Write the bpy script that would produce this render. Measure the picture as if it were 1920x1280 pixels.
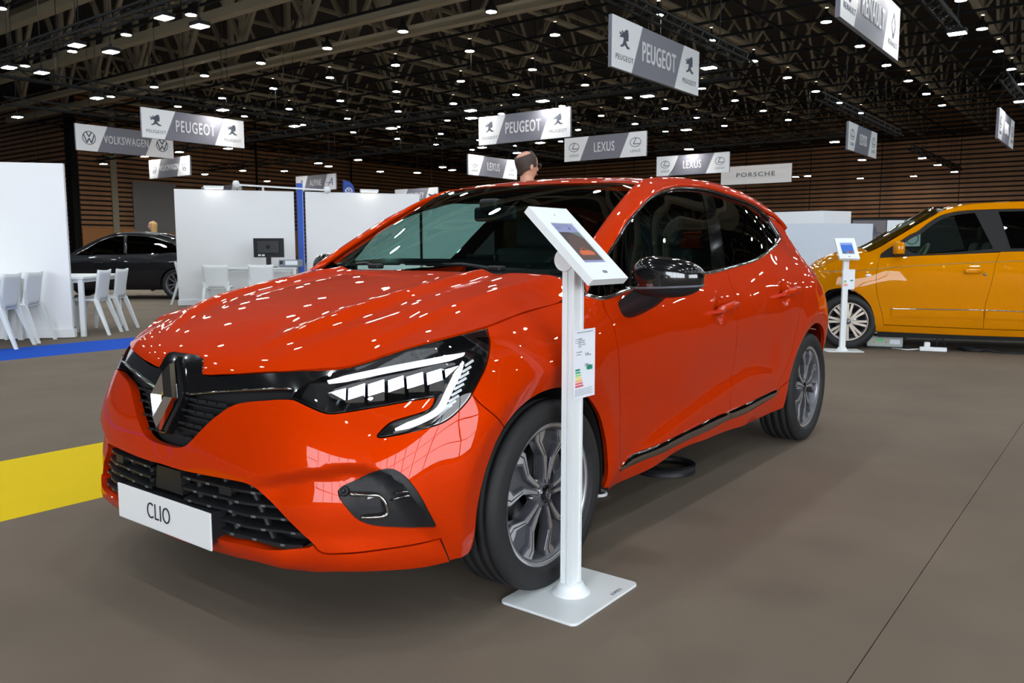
import bpy, bmesh, math, random
import numpy as np
from mathutils import Vector, Matrix
from mathutils.geometry import delaunay_2d_cdt
random.seed(7)
SC = bpy.context.scene
for o in list(bpy.data.objects): bpy.data.objects.remove(o, do_unlink=True)
PI = math.pi
# ---------------------------------------------------------------- camera, world, exposure
# world axes: x to the orange car's left side, y backwards along it, z up; origin under its front axle
cam_d = bpy.data.cameras.new('camera'); cam = bpy.data.objects.new('camera', cam_d)
SC.collection.objects.link(cam); SC.camera = cam
cam_d.sensor_width = 36.0; cam_d.lens = 1536.08 / 1920 * 36.0; cam_d.clip_end = 300
CAM = Vector((2.3063, -2.1057, 1.0924)); YAW, PITCH = -0.6516, -0.1133
cam.location = CAM
cam.rotation_euler = (PI / 2 + PITCH, 0, -YAW)
cam_d.dof.use_dof = True; cam_d.dof.focus_distance = 3.4; cam_d.dof.aperture_fstop = 9.0

world = bpy.data.worlds.new('world'); SC.world = world; world.use_nodes = True
world.node_tree.nodes['Background'].inputs[0].default_value = (.80, .90, 1.0, 1)
world.node_tree.nodes['Background'].inputs[1].default_value = .05
vs = SC.view_settings
vs.view_transform = 'Standard'; vs.look = 'None'; vs.exposure = 0.0; vs.gamma = 1.0; vs.use_curve_mapping = False
LAMP, FLOOD, DAY, DAY_FILL = 195., 140., 11.0, 10.0          # radiance of the downlights, the truss floods, the window front and the added side fill
SC.cycles.max_bounces = 6; SC.cycles.diffuse_bounces = 2; SC.cycles.glossy_bounces = 3; SC.cycles.transmission_bounces = 4; SC.cycles.transparent_max_bounces = 12
SC.display_settings.display_device = 'sRGB'

# ---------------------------------------------------------------- materials (all node based)
def srgb(r, g, b):
    f = lambda c: c / 12.92 if c <= .04045 else ((c + .055) / 1.055) ** 2.4
    return (f(r / 255), f(g / 255), f(b / 255), 1)


MATS = {}
def mat(name, col=(.5, .5, .5, 1), rough=.5, metal=0., coat=0., coat_rough=.03, emit=None, estr=0., spec=.5, noise=None, bump=None, alpha=None, trans=0., ior=1.45):
    if name in MATS: return MATS[name]
    m = bpy.data.materials.new(name); m.use_nodes = True; MATS[name] = m
    nt = m.node_tree; b = nt.nodes['Principled BSDF']
    b.inputs['Base Color'].default_value = col; b.inputs['Roughness'].default_value = rough; b.inputs['Metallic'].default_value = metal
    b.inputs['Coat Weight'].default_value = coat; b.inputs['Coat Roughness'].default_value = coat_rough
    b.inputs['Specular IOR Level'].default_value = spec; b.inputs['IOR'].default_value = ior
    b.inputs['Transmission Weight'].default_value = trans
    if emit: b.inputs['Emission Color'].default_value = emit; b.inputs['Emission Strength'].default_value = estr
    if noise:                                   # (scale, amount): mottling of the base colour
        tc = nt.nodes.new('ShaderNodeTexCoord'); n = nt.nodes.new('ShaderNodeTexNoise'); n.inputs['Scale'].default_value = noise[0]; n.inputs['Detail'].default_value = 6
        nt.links.new(tc.outputs['Object'], n.inputs['Vector'])
        r = nt.nodes.new('ShaderNodeMapRange'); r.inputs[1].default_value = .3; r.inputs[2].default_value = .7
        r.inputs[3].default_value = 1 - noise[1]; r.inputs[4].default_value = 1 + noise[1]
        mx = nt.nodes.new('ShaderNodeVectorMath'); mx.operation = 'SCALE'; mx.inputs[0].default_value = col[:3]
        nt.links.new(n.outputs['Fac'], r.inputs[0]); nt.links.new(r.outputs[0], mx.inputs['Scale']); nt.links.new(mx.outputs[0], b.inputs['Base Color'])
    if bump:                                    # (scale, strength, distance)
        tc = nt.nodes.new('ShaderNodeTexCoord'); n = nt.nodes.new('ShaderNodeTexNoise'); n.inputs['Scale'].default_value = bump[0]; n.inputs['Detail'].default_value = 4
        bp = nt.nodes.new('ShaderNodeBump'); bp.inputs['Strength'].default_value = bump[1]; bp.inputs['Distance'].default_value = bump[2]
        nt.links.new(tc.outputs['Object'], n.inputs['Vector']); nt.links.new(n.outputs['Fac'], bp.inputs['Height']); nt.links.new(bp.outputs[0], b.inputs['Normal'])
    return m


def paint(name, col, flake, metal=.30, rough=.50):
    """car paint: flaky metallic base under a clear coat"""
    if name in MATS: return MATS[name]
    m = mat(name, col, rough, metal, .75, .0, spec=.0)
    m.node_tree.nodes['Principled BSDF'].inputs['Coat IOR'].default_value = 1.42
    nt = m.node_tree; b = nt.nodes['Principled BSDF']
    tc = nt.nodes.new('ShaderNodeTexCoord'); v = nt.nodes.new('ShaderNodeTexVoronoi'); v.inputs['Scale'].default_value = 900
    mx = nt.nodes.new('ShaderNodeMix'); mx.data_type = 'RGBA'; mx.inputs[6].default_value = col; mx.inputs[7].default_value = flake
    mr = nt.nodes.new('ShaderNodeMapRange'); mr.inputs[1].default_value = .2; mr.inputs[2].default_value = .9; mr.inputs[4].default_value = .5
    nt.links.new(tc.outputs['Object'], v.inputs['Vector']); nt.links.new(v.outputs['Color'], mr.inputs[0]); nt.links.new(mr.outputs[0], mx.inputs[0]); nt.links.new(mx.outputs[2], b.inputs['Base Color'])
    return m


def glass(name, tint, refl=1.0, rough=.0, ior=1.5):
    """thin tinted glass: transparent with a fresnel reflection"""
    if name in MATS: return MATS[name]
    m = bpy.data.materials.new(name); m.use_nodes = True; MATS[name] = m
    nt = m.node_tree; nt.nodes.clear()
    out = nt.nodes.new('ShaderNodeOutputMaterial'); mx = nt.nodes.new('ShaderNodeMixShader'); fr = nt.nodes.new('ShaderNodeFresnel')
    t = nt.nodes.new('ShaderNodeBsdfTransparent'); g = nt.nodes.new('ShaderNodeBsdfGlossy')
    fr.inputs['IOR'].default_value = ior; t.inputs[0].default_value = tint; g.inputs[0].default_value = (refl, refl, refl, 1); g.inputs['Roughness'].default_value = rough
    geo = nt.nodes.new('ShaderNodeNewGeometry'); mr = nt.nodes.new('ShaderNodeMapRange')     # a pane reflects alike from both sides
    mr.inputs[3].default_value = ior; mr.inputs[4].default_value = 1 / ior
    nt.links.new(geo.outputs['Backfacing'], mr.inputs[0]); nt.links.new(mr.outputs[0], fr.inputs['IOR'])
    nt.links.new(fr.outputs[0], mx.inputs[0]); nt.links.new(t.outputs[0], mx.inputs[1]); nt.links.new(g.outputs[0], mx.inputs[2]); nt.links.new(mx.outputs[0], out.inputs[0])
    return m


def emis(name, col, s):
    return mat(name, col, .5, emit=col, estr=s)


# ---------------------------------------------------------------- mesh helpers
COL = SC.collection
def put(name, me, m=None, parent=None, loc=None, rot=None):
    o = bpy.data.objects.new(name, me); COL.objects.link(o)
    if m is not None:
        if isinstance(m, (list, tuple)):
            for k in m: me.materials.append(k)
        else: me.materials.append(m)
    if parent is not None: o.parent = parent
    if loc is not None: o.location = loc
    if rot is not None: o.rotation_euler = rot
    return o


def tag(o, label=None, cat=None, group=None, kind=None):
    if label: o['label'] = label
    if cat: o['category'] = cat
    if group: o['group'] = group
    if kind: o['kind'] = kind
    return o


def empty(name, loc=(0, 0, 0), rz=0., parent=None):
    o = bpy.data.objects.new(name, None); COL.objects.link(o); o.location = loc; o.rotation_euler = (0, 0, rz); o.empty_display_size = .1
    if parent is not None: o.parent = parent
    return o


class MB:
    """collects simple solids into one mesh"""
    def __init__(self): self.v = []; self.f = []; self.mi = []; self.sm = []
    def add(self, v, f, mi=0, smooth=False):
        n = len(self.v); self.v += [tuple(p) for p in v]; self.f += [tuple(i + n for i in q) for q in f]
        self.mi += [mi] * len(f); self.sm += [smooth] * len(f); return self
    def box(self, c, s, rz=0., M=None, mi=0):
        a, b, d = s[0] / 2, s[1] / 2, s[2] / 2
        v = [Vector((x, y, z)) for z in (-d, d) for y in (-b, b) for x in (-a, a)]
        if rz: R = Matrix.Rotation(rz, 3, 'Z'); v = [R @ p for p in v]
        if M is not None: v = [M @ p for p in v]
        v = [p + Vector(c) for p in v]
        return self.add(v, [(0, 2, 3, 1), (4, 5, 7, 6), (0, 1, 5, 4), (2, 6, 7, 3), (0, 4, 6, 2), (1, 3, 7, 5)], mi)
    def bar(self, p, q, w, h=None, up=(0, 0, 1), mi=0):
        """box beam from p to q, w wide and h deep"""
        p, q = Vector(p), Vector(q); d = (q - p).normalized(); h = w if h is None else h
        u = Vector(up)
        if abs(d.dot(u)) > .99: u = Vector((1, 0, 0))
        s = d.cross(u).normalized(); t = s.cross(d)
        v = [e + s * a * w / 2 + t * b * h / 2 for e in (p, q) for a, b in ((-1, -1), (1, -1), (1, 1), (-1, 1))]
        return self.add(v, [(0, 1, 2, 3), (7, 6, 5, 4), (0, 4, 5, 1), (1, 5, 6, 2), (2, 6, 7, 3), (3, 7, 4, 0)], mi)
    def tube(self, pts, r, n=10, cap=True, mi=0, closed=False):
        pts = [Vector(p) for p in pts]; N = len(pts); rr = r if hasattr(r, '__len__') else [r] * N
        v = []; prev = None
        for i, p in enumerate(pts):
            a = pts[i - 1] if (i > 0 or closed) else p; b = pts[(i + 1) % N] if (i < N - 1 or closed) else p
            d = (b - a).normalized()
            u = Vector((0, 0, 1)) if prev is None else prev
            if abs(d.dot(u)) > .98: u = Vector((1, 0, 0)) if abs(d.x) < .9 else Vector((0, 1, 0))
            s = d.cross(u).normalized(); t = s.cross(d).normalized(); prev = t
            for k in range(n):
                a2 = 2 * PI * k / n; v.append(p + (s * math.cos(a2) + t * math.sin(a2)) * rr[i])
        f = []
        for i in range(N if closed else N - 1):
            j = (i + 1) % N
            for k in range(n): f.append((i * n + k, i * n + (k + 1) % n, j * n + (k + 1) % n, j * n + k))
        self.add(v, f, mi, True)
        if cap and not closed:
            base = len(self.v) - N * n
            self.f.append(tuple(base + k for k in reversed(range(n)))); self.f.append(tuple(base + (N - 1) * n + k for k in range(n)))
            self.mi += [mi, mi]; self.sm += [False, False]
        return self
    def lathe(self, prof, n=32, axis='z', c=(0, 0, 0), mi=0, smooth=True, a0=0., a1=2 * PI, flip=False):
        """prof: (r, h) pairs revolved about the axis through c"""
        full = abs(a1 - a0 - 2 * PI) < 1e-6; m = n if full else n + 1; c = Vector(c); v = []
        for r, h in prof:
            for k in range(m):
                a = a0 + (a1 - a0) * k / n; x, y = r * math.cos(a), r * math.sin(a)
                v.append(c + (Vector((x, y, h)) if axis == 'z' else Vector((h, x, y)) if axis == 'x' else Vector((y, h, x))))
        f = []
        for i in range(len(prof) - 1):
            for k in range(n):
                k2 = (k + 1) % m; q = (i * m + k, i * m + k2, (i + 1) * m + k2, (i + 1) * m + k); f.append(q[::-1] if flip else q)
        return self.add(v, f, mi, smooth)
    def prism(self, poly, z0, z1, mi=0, M=None):
        """extruded polygon (x, y) from z0 to z1"""
        n = len(poly); v = [Vector((x, y, z0)) for x, y in poly] + [Vector((x, y, z1)) for x, y in poly]
        if M is not None: v = [M @ p for p in v]
        return self.add(v, [tuple(range(n))[::-1], tuple(range(n, 2 * n))] + [(i, (i + 1) % n, n + (i + 1) % n, n + i) for i in range(n)], mi)
    def mesh(self, name='mesh'):
        me = bpy.data.meshes.new(name); me.from_pydata([tuple(p) for p in self.v], [], self.f)
        me.polygons.foreach_set('material_index', self.mi); me.polygons.foreach_set('use_smooth', self.sm); me.update()
        return me
    def build(self, name, m=None, parent=None, bevel=0., seg=2, loc=None, rot=None, fix=False):
        me = self.mesh(name)
        if fix:
            bm = bmesh.new(); bm.from_mesh(me); bmesh.ops.recalc_face_normals(bm, faces=bm.faces); bm.to_mesh(me); bm.free()
        o = put(name, me, m, parent, loc, rot)
        if bevel:
            b = o.modifiers.new('bevel', 'BEVEL'); b.width = bevel; b.segments = seg; b.limit_method = 'ANGLE'; b.angle_limit = .6
            b.harden_normals = False
        return o


def inside(P, poly):
    x, y = P[:, 0], P[:, 1]; r = np.zeros(len(P), bool); n = len(poly)
    for i in range(n):
        x0, y0 = poly[i]; x1, y1 = poly[(i + 1) % n]
        if y0 == y1: continue
        c = ((y0 > y) != (y1 > y)) & (x < (x1 - x0) * (y - y0) / (y1 - y0) + x0); r ^= c
    return r


def edgedist(P, poly):
    best = np.full(len(P), 1e9); n = len(poly)
    for i in range(n):
        a = np.array(poly[i]); d = np.array(poly[(i + 1) % n]) - a; l2 = d @ d
        if l2 < 1e-14: continue
        t = np.clip(((P - a) @ d) / l2, 0, 1); best = np.minimum(best, np.hypot(*(P - a - t[:, None] * d).T))
    return best


def smooth_loop(pts, h, corner=38., closed=True):
    """Catmull-Rom through the points, sharp where the line turns by more than corner degrees"""
    P = [np.array(p, float) for p in pts]
    Q = [P[0]]
    for p in P[1:]:
        if np.hypot(*(p - Q[-1])) > 2e-4: Q.append(p)
    if closed and np.hypot(*(Q[0] - Q[-1])) < 2e-4: Q.pop()
    P = Q; n = len(P); out = []
    def sharp(i):
        if not closed and (i == 0 or i == n - 1): return True
        a = P[i] - P[i - 1]; b = P[(i + 1) % n] - P[i]
        c = a @ b / (np.linalg.norm(a) * np.linalg.norm(b) + 1e-12); return math.degrees(math.acos(max(-1, min(1, c)))) > corner
    sh = [sharp(i) for i in range(n)]
    for i in range(n if closed else n - 1):
        p1, p2 = P[i], P[(i + 1) % n]; L = np.linalg.norm(p2 - p1)
        p0 = P[i - 1] if not sh[i] else p1 - (p2 - p1); p3 = P[(i + 2) % n] if not sh[(i + 1) % n] else p2 + (p2 - p1)
        m1 = (p2 - p0) / (np.linalg.norm(p1 - p0) + L) * L; m2 = (p3 - p1) / (np.linalg.norm(p3 - p2) + L) * L
        k = max(1, int(math.ceil(L / h)))
        for j in range(k):
            t = j / k; t2, t3 = t * t, t * t * t
            out.append((2 * t3 - 3 * t2 + 1) * p1 + (t3 - 2 * t2 + t) * m1 + (-2 * t3 + 3 * t2) * p2 + (t3 - t2) * m2)
    if not closed: out.append(P[-1])
    return np.array(out)


def shrink(loop, g):
    """move a closed CCW loop inwards by g"""
    a = np.roll(loop, 1, 0); b = np.roll(loop, -1, 0)
    t = b - a; t /= np.linalg.norm(t, axis=1)[:, None] + 1e-12
    return loop + g * np.stack([-t[:, 1], t[:, 0]], 1)


def area(l): return .5 * np.sum(l[:, 0] * np.roll(l[:, 1], -1) - np.roll(l[:, 0], -1) * l[:, 1])


def panel(name, M, outline, m, parent=None, holes=(), h=.022, thick=.012, off=0., gap=.0018, flipx=False, raw=False, he=None, offn=None, analytic=True):
    """a sheet of the master surface M cut to an outline in M's own coordinates, with its edge turned inwards"""
    he = he or h * .6
    loops = []
    for k, l in enumerate([outline] + list(holes)):
        l = np.array(l, float) if raw else smooth_loop(l, he)
        if (area(l) > 0) != (k == 0): l = l[::-1]
        if gap: l = shrink(l, gap)
        loops.append(l)
    lo, hi = loops[0].min(0), loops[0].max(0)
    gx = np.arange(lo[0], hi[0], h); gy = np.arange(lo[1], hi[1], h * .87)
    G = np.array([(x + (.5 * h if j % 2 else 0), y) for j, y in enumerate(gy) for x in gx])
    if len(G):
        keep = inside(G, loops[0]); 
        for l in loops[1:]: keep &= ~inside(G, l)
        G = G[keep]
        for l in loops: G = G[edgedist(G, l) > h * .45]
    V = np.concatenate(loops + ([G] if len(G) else []))
    E = []; st = 0; rings = []
    for l in loops:
        n = len(l); rings.append((st, n)); E += [(st + i, st + (i + 1) % n) for i in range(n)]; st += n
    vv, ee, ff, ov, oe, of = delaunay_2d_cdt([Vector(p) for p in V], E, [], 0, 1e-6)
    vv = np.array([tuple(p) for p in vv]); tri = np.array([f for f in ff if len(f) == 3])
    c = vv[tri].mean(1); keep = inside(c, loops[0])
    for l in loops[1:]: keep &= ~inside(c, l)
    tri = tri[keep]
    a2 = np.cross(vv[tri[:, 1]] - vv[tri[:, 0]], vv[tri[:, 2]] - vv[tri[:, 0]])
    tri[a2 < 0] = tri[a2 < 0][:, ::-1]; tri = tri[np.abs(a2) > 1e-12]
    used = np.unique(tri); remap = -np.ones(len(vv), int); remap[used] = np.arange(len(used)); tri = remap[tri]; vv = vv[used]
    N = M.normal(vv); P = M.at(vv)
    if off or offn is not None: P = P + N * np.reshape(off if offn is None else offn(vv), (-1, 1))
    # turned-in edge
    cnt = {}
    for t in tri:
        for i in range(3):
            e = (t[i], t[(i + 1) % 3]); cnt[e] = 1
    be = [e for e in cnt if (e[1], e[0]) not in cnt]
    bv = sorted({i for e in be for i in e}); bi = {v: k for k, v in enumerate(bv)}; nb = len(bv); n0 = len(P)
    verts = np.concatenate([P, P[bv], P[bv] - N[bv] * thick]); faces = [tuple(t) for t in tri] + [(n0 + bi[b], n0 + bi[a], n0 + nb + bi[a], n0 + nb + bi[b]) for a, b in be]
    # edge normals point outwards in the sheet
    EN = np.zeros((nb, 3))
    for a, b in be:
        t = P[b] - P[a]; e = np.cross(t, N[a]); EN[bi[a]] += e; EN[bi[b]] += e
    EN /= np.linalg.norm(EN, axis=1)[:, None] + 1e-12
    NN = np.concatenate([N, EN, EN])
    if flipx:
        verts = verts * [-1, 1, 1]; NN = NN * [-1, 1, 1]; faces = [f[::-1] for f in faces]
    me = bpy.data.meshes.new(name); me.from_pydata(verts.tolist(), [], faces)
    me.polygons.foreach_set('use_smooth', [True] * len(faces)); me.update()
    if analytic: me.normals_split_custom_set_from_vertices(NN.tolist())
    return put(name, me, m, parent)


def ribbon(name, pts, nrm, w, m, parent=None, d=.004, flipx=False):
    """flat strip along a 3-D polyline, lying on a surface with normals nrm; half-round top"""
    P = np.array(pts, float); N = np.array(nrm, float)
    T = np.gradient(P, axis=0); T /= np.linalg.norm(T, axis=1)[:, None]
    B = np.cross(N, T); B /= np.linalg.norm(B, axis=1)[:, None]
    w = np.reshape(np.broadcast_to(w, (len(P),)), (-1, 1))
    rows = [P + B * w / 2 - N * d * .6, P + B * w / 2 + N * d * .4, P + B * w / 4 + N * d, P - B * w / 4 + N * d, P - B * w / 2 + N * d * .4, P - B * w / 2 - N * d * .6]
    V = np.stack(rows, 1).reshape(-1, 3); n = len(P); f = []
    for i in range(n - 1):
        for k in range(5): f.append((i * 6 + k, i * 6 + k + 1, (i + 1) * 6 + k + 1, (i + 1) * 6 + k))
    f += [(0, 1, 2, 3, 4, 5), tuple((n - 1) * 6 + k for k in (5, 4, 3, 2, 1, 0))]
    if flipx: V = V * [-1, 1, 1]
    me = bpy.data.meshes.new(name); me.from_pydata(V.tolist(), [], f); me.update()
    bm = bmesh.new(); bm.from_mesh(me); bmesh.ops.recalc_face_normals(bm, faces=bm.faces); bm.to_mesh(me); bm.free()
    me.polygons.foreach_set('use_smooth', [True] * (len(f) - 2) + [False] * 2)
    return put(name, me, m, parent)


def grid_mesh(name, P, m, parent=None, flip=False, smooth=True, closed=False, mats=None):
    """P: (rows, cols, 3) array"""
    P = np.asarray(P); r, c = P.shape[:2]; f = []
    for i in range(r - 1):
        for j in range(c if closed else c - 1):
            q = (i * c + j, i * c + (j + 1) % c, (i + 1) * c + (j + 1) % c, (i + 1) * c + j); f.append(q[::-1] if flip else q)
    me = bpy.data.meshes.new(name); me.from_pydata(P.reshape(-1, 3).tolist(), [], f)
    me.polygons.foreach_set('use_smooth', [smooth] * len(f)); me.update()
    return put(name, me, m, parent)


def text_mesh(body, size, extrude=.001, spacing=1.0, font=None, bold=0.):
    """lettering turned into a mesh, centred, in the xy plane facing +z"""
    cu = bpy.data.curves.new('lettering', 'FONT'); cu.body = body; cu.size = size; cu.extrude = extrude; cu.space_character = spacing
    cu.align_x = 'CENTER'; cu.align_y = 'CENTER'; cu.offset = bold; cu.resolution_u = 4
    o = bpy.data.objects.new('lettering', cu); COL.objects.link(o)
    dg = bpy.context.evaluated_depsgraph_get(); me = bpy.data.meshes.new_from_object(o.evaluated_get(dg))
    bpy.data.objects.remove(o); bpy.data.curves.remove(cu)
    return me


def copy_tree(o, parent=None):
    c = o.copy(); COL.objects.link(c); c.parent = parent
    for ch in list(KIDS.get(o.name, [])): copy_tree(ch, c)
    return c


KIDS = {}
def index_kids():
    KIDS.clear()
    for o in bpy.data.objects:
        if o.parent: KIDS.setdefault(o.parent.name, []).append(o)

# ---------------------------------------------------------------- car body master surfaces (numpy)
def tps_fit(P, v, lam=1e-6):
    n = len(P)
    r2 = ((P[:, None, :] - P[None, :, :]) ** 2).sum(-1)
    K = np.where(r2 > 0, .5 * r2 * np.log(r2 + 1e-30), 0) + lam * np.eye(n)
    Q = np.hstack([np.ones((n, 1)), P])
    A = np.zeros((n + 3, n + 3)); A[:n, :n] = K; A[:n, n:] = Q; A[n:, :n] = Q.T
    return P, np.linalg.solve(A, np.concatenate([v, np.zeros(3)]))


def tps_eval(m, X):
    P, w = m
    r2 = ((X[:, None, :] - P[None, :, :]) ** 2).sum(-1)
    return np.where(r2 > 0, .5 * r2 * np.log(r2 + 1e-30), 0) @ w[:len(P)] + w[len(P)] + X @ w[len(P) + 1:]


def sstep(a, b, x):
    t = np.clip((x - a) / (b - a), 0, 1)
    return t * t * (3 - 2 * t)


class Side:
    """Body side wrapped round a plan curve: point = ref(s) + normal(s) * d(s, z)."""
    def __init__(self, ctrl, hw=.87, fl=.80, y1=2.62, rl=.58, n=2.6, nr=2.8, features=None, zs=1.3):
        t = np.linspace(0, 1, 400)
        th = (t * np.pi / 2)
        fx = hw * np.sin(th) ** (2 / n); fy = -fl * np.cos(th) ** (2 / n)
        yy = np.linspace(0, y1, 300)[1:-1]
        rx = hw * np.cos(th) ** (2 / nr); ry = y1 + rl * np.sin(th) ** (2 / nr)
        X = np.concatenate([fx, np.full(len(yy), hw), rx]); Y = np.concatenate([fy, yy, ry])
        L = np.concatenate([[0], np.cumsum(np.hypot(np.diff(X), np.diff(Y)))])
        keep = np.concatenate([[True], np.diff(L) > 1e-7]); X, Y, L = X[keep], Y[keep], L[keep]
        S = np.linspace(0, L[-1], 2001)
        X = np.interp(S, L, X); Y = np.interp(S, L, Y)
        tx = np.gradient(X, S); ty = np.gradient(Y, S)
        k = np.ones(41) / 41
        def sm(a, odd):
            pad = np.concatenate([(-a[40:0:-1] if odd else a[40:0:-1]), a, (-a[-2:-42:-1] if odd else a[-2:-42:-1])])
            return np.convolve(pad, k, 'same')[40:-40]
        nx = sm(ty, True); ny = sm(-tx, False)
        l = np.hypot(nx, ny)
        self.S, self.X, self.Y, self.nx, self.ny, self.L = S, X, Y, nx / l, ny / l, S[-1]
        self.feat = features or []
        self.zs = zs
        pts = []; val = []
        for (x, y, z) in ctrl:
            s, d = self.inv(abs(x), y)
            pts.append((s, z * zs)); val.append(d)
            if s < .6: pts.append((-s, z * zs)) if s > 1e-4 else None; val.append(d) if s > 1e-4 else None
            if s > self.L - .6 and s < self.L - 1e-4: pts.append((2 * self.L - s, z * zs)); val.append(d)
        self.m = tps_fit(np.array(pts), np.array(val), 3e-4)

    def inv(self, x, y):
        i = np.argmin((self.X - x) ** 2 + (self.Y - y) ** 2)
        for _ in range(6):
            s = self.S[i]; d = (x - self.X[i]) * self.nx[i] + (y - self.Y[i]) * self.ny[i]
            q = (x - self.X - d * self.nx) ** 2 + (y - self.Y - d * self.ny) ** 2
            i = np.argmin(q)
        return self.S[i], (x - self.X[i]) * self.nx[i] + (y - self.Y[i]) * self.ny[i]

    def at(self, sz, off=0.):
        sz = np.atleast_2d(np.asarray(sz, float))
        sg = np.where(sz[:, 0] < 0, -1., 1.); s = np.abs(sz[:, 0]); z = sz[:, 1]
        d = np.zeros(len(s))
        for i in range(0, len(s), 20000):
            d[i:i + 20000] = tps_eval(self.m, np.stack([s[i:i + 20000], z[i:i + 20000] * self.zs], 1))
        X = np.interp(s, self.S, self.X); Y = np.interp(s, self.S, self.Y)
        nx = np.interp(s, self.S, self.nx); ny = np.interp(s, self.S, self.ny)
        for f in self.feat: d = d + f(X + nx * d, Y + ny * d, z)
        d = d + off
        return np.stack([sg * (X + nx * d), Y + ny * d, z], 1)

    def normal(self, sz):
        sz = np.atleast_2d(np.asarray(sz, float)); e = 1e-3
        a = self.at(sz + [e, 0]) - self.at(sz - [e, 0]); b = self.at(sz + [0, e]) - self.at(sz - [0, e])
        n = np.cross(a, b); return n / np.linalg.norm(n, axis=1)[:, None]


class Top:
    """Height field z = T(x, y), symmetric in x."""
    def __init__(self, ctrl, features=None, lam=3e-4):
        pts = []; val = []
        for (x, y, z) in ctrl:
            pts.append((x, y)); val.append(z)
            if abs(x) > 1e-4: pts.append((-x, y)); val.append(z)
        self.m = tps_fit(np.array(pts), np.array(val), lam); self.feat = features or []

    def at(self, xy, off=0.):
        xy = np.atleast_2d(np.asarray(xy, float))
        z = tps_eval(self.m, xy)
        for f in self.feat: z = z + f(xy[:, 0], xy[:, 1])
        P = np.stack([xy[:, 0], xy[:, 1], z], 1)
        if np.any(off): P = P + self.normal(xy) * np.reshape(off, (-1, 1))
        return P

    def normal(self, xy):
        xy = np.atleast_2d(np.asarray(xy, float)); e = 1e-3
        a = self.at(xy + [e, 0]) - self.at(xy - [e, 0]); b = self.at(xy + [0, e]) - self.at(xy - [0, e])
        n = np.cross(a, b); return n / np.linalg.norm(n, axis=1)[:, None]


def polydist(x, y, P):
    """distance to a polyline and the signed side (left of direction positive)"""
    best = np.full(x.shape, 1e9); side = np.zeros(x.shape); tt = np.zeros(x.shape)
    n = len(P) - 1
    for i in range(n):
        ax, ay = P[i]; bx, by = P[i + 1]; dx, dy = bx - ax, by - ay; l2 = dx * dx + dy * dy
        t = np.clip(((x - ax) * dx + (y - ay) * dy) / l2, 0, 1)
        qx, qy = ax + t * dx, ay + t * dy
        d = np.hypot(x - qx, y - qy); u = d < best
        best = np.where(u, d, best); side = np.where(u, np.sign(dx * (y - ay) - dy * (x - ax)), side); tt = np.where(u, (i + t) / n, tt)
    return best, side, tt


# ---- the orange hatchback: x to its left side, y backwards from the front axle, z up
def feat_arch(cy, R, amp, wid):
    """wheel arch flare: swells to a soft ridge at R + .06, then a chamfer runs down to the lip"""
    def f(x, y, z):
        r = np.hypot(y - cy, z - .315); q = R + .055
        g = np.where(r > q, np.exp(-((r - q) / wid) ** 2), 1 - 1.5 * np.clip((q - r) / .065, 0, 1.2))
        return amp * g * (np.abs(x) > .6)
    return f


DOOR_CREASE = [(.40, .315), (.55, .345), (.78, .40), (1.05, .455), (1.35, .505), (1.62, .535), (1.80, .528), (1.95, .50), (2.08, .46)]


def feat_door(x, y, z):
    d, sd, t = polydist(y, z, DOOR_CREASE)
    on = (x > .6) * sstep(.42, .75, y) * (1 - sstep(1.9, 2.05, y))
    below = np.where(sd < 0, d, 0); above = np.where(sd > 0, d, 0)
    # scallop: the skin runs inwards towards the crease from above, then steps out to the sill
    inn = -.018 * np.exp(-(above / .15) ** 2)
    out = .018 * (1 - np.exp(-(below / .035) ** 2))
    return on * np.where(sd >= 0, inn, -.018 + out)


def feat_bumper(x, y, z):
    """hollow below an overhang that runs from the lower intake over the fog lamp pocket"""
    ax = np.abs(x)
    zl = np.interp(ax, [.20, .34, .42, .50, .58, .66, .72, .76, .80], [.42, .452, .470, .490, .508, .522, .515, .49, .40])
    xr = np.interp(z, [.2, .3, .36, .44, .50, .53], [.835, .825, .81, .775, .73, .69])
    m = sstep(.34, .50, ax) * sstep(0, .045, zl - z) * sstep(0, .035, xr - ax) * sstep(.21, .33, z)
    return -.026 * m * (y < -.2)


def feat_lamp(x, y, z):
    ax = np.abs(x)
    d, sd, t = polydist(ax, z, [(.47, .545), (.58, .565), (.70, .615), (.76, .66)])
    return -.010 * np.exp(-(d / .03) ** 2) * (sd > 0) * (y < -.3)


def feat_handle(x, y, z):
    f = np.zeros_like(z)
    for cy, cz in ((1.265, .822), (2.065, .857)):
        f = f - .020 * np.exp(-(((y - cy) / .050) ** 2 + ((z - cz) / .042) ** 2) ** 2) * (np.abs(x) > .6)
    return f


CT = []
# centre front
for z, y in ((.15, -.74), (.20, -.785), (.235, -.815), (.30, -.822), (.38, -.826), (.44, -.826), (.50, -.815), (.58, -.805), (.66, -.790), (.74, -.765), (.80, -.735)): CT.append((0, y, z))
# front, x about .3
for z, y in ((.15, -.72), (.20, -.765), (.235, -.798), (.30, -.805), (.38, -.811), (.45, -.810), (.52, -.800), (.60, -.780), (.68, -.750), (.76, -.715)): CT.append((.30, y, z))
# x about .5
for z, y in ((.15, -.665), (.20, -.715), (.235, -.768), (.30, -.780), (.38, -.782), (.46, -.765), (.54, -.750), (.62, -.722), (.70, -.685), (.78, -.63)): CT.append((.50, y, z))
# x about .68 (corner)
for z, y in ((.15, -.56), (.20, -.61), (.25, -.668), (.32, -.685), (.40, -.685), (.48, -.662), (.56, -.634), (.64, -.588), (.72, -.530), (.80, -.465)): CT.append((.68, y, z))
# side of bumper y about -.4
for z, x in ((.15, .755), (.20, .80), (.25, .82), (.35, .833), (.45, .838), (.55, .833), (.65, .815), (.75, .78), (.82, .735), (.88, .67)): CT.append((x, -.40, z))
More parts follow.
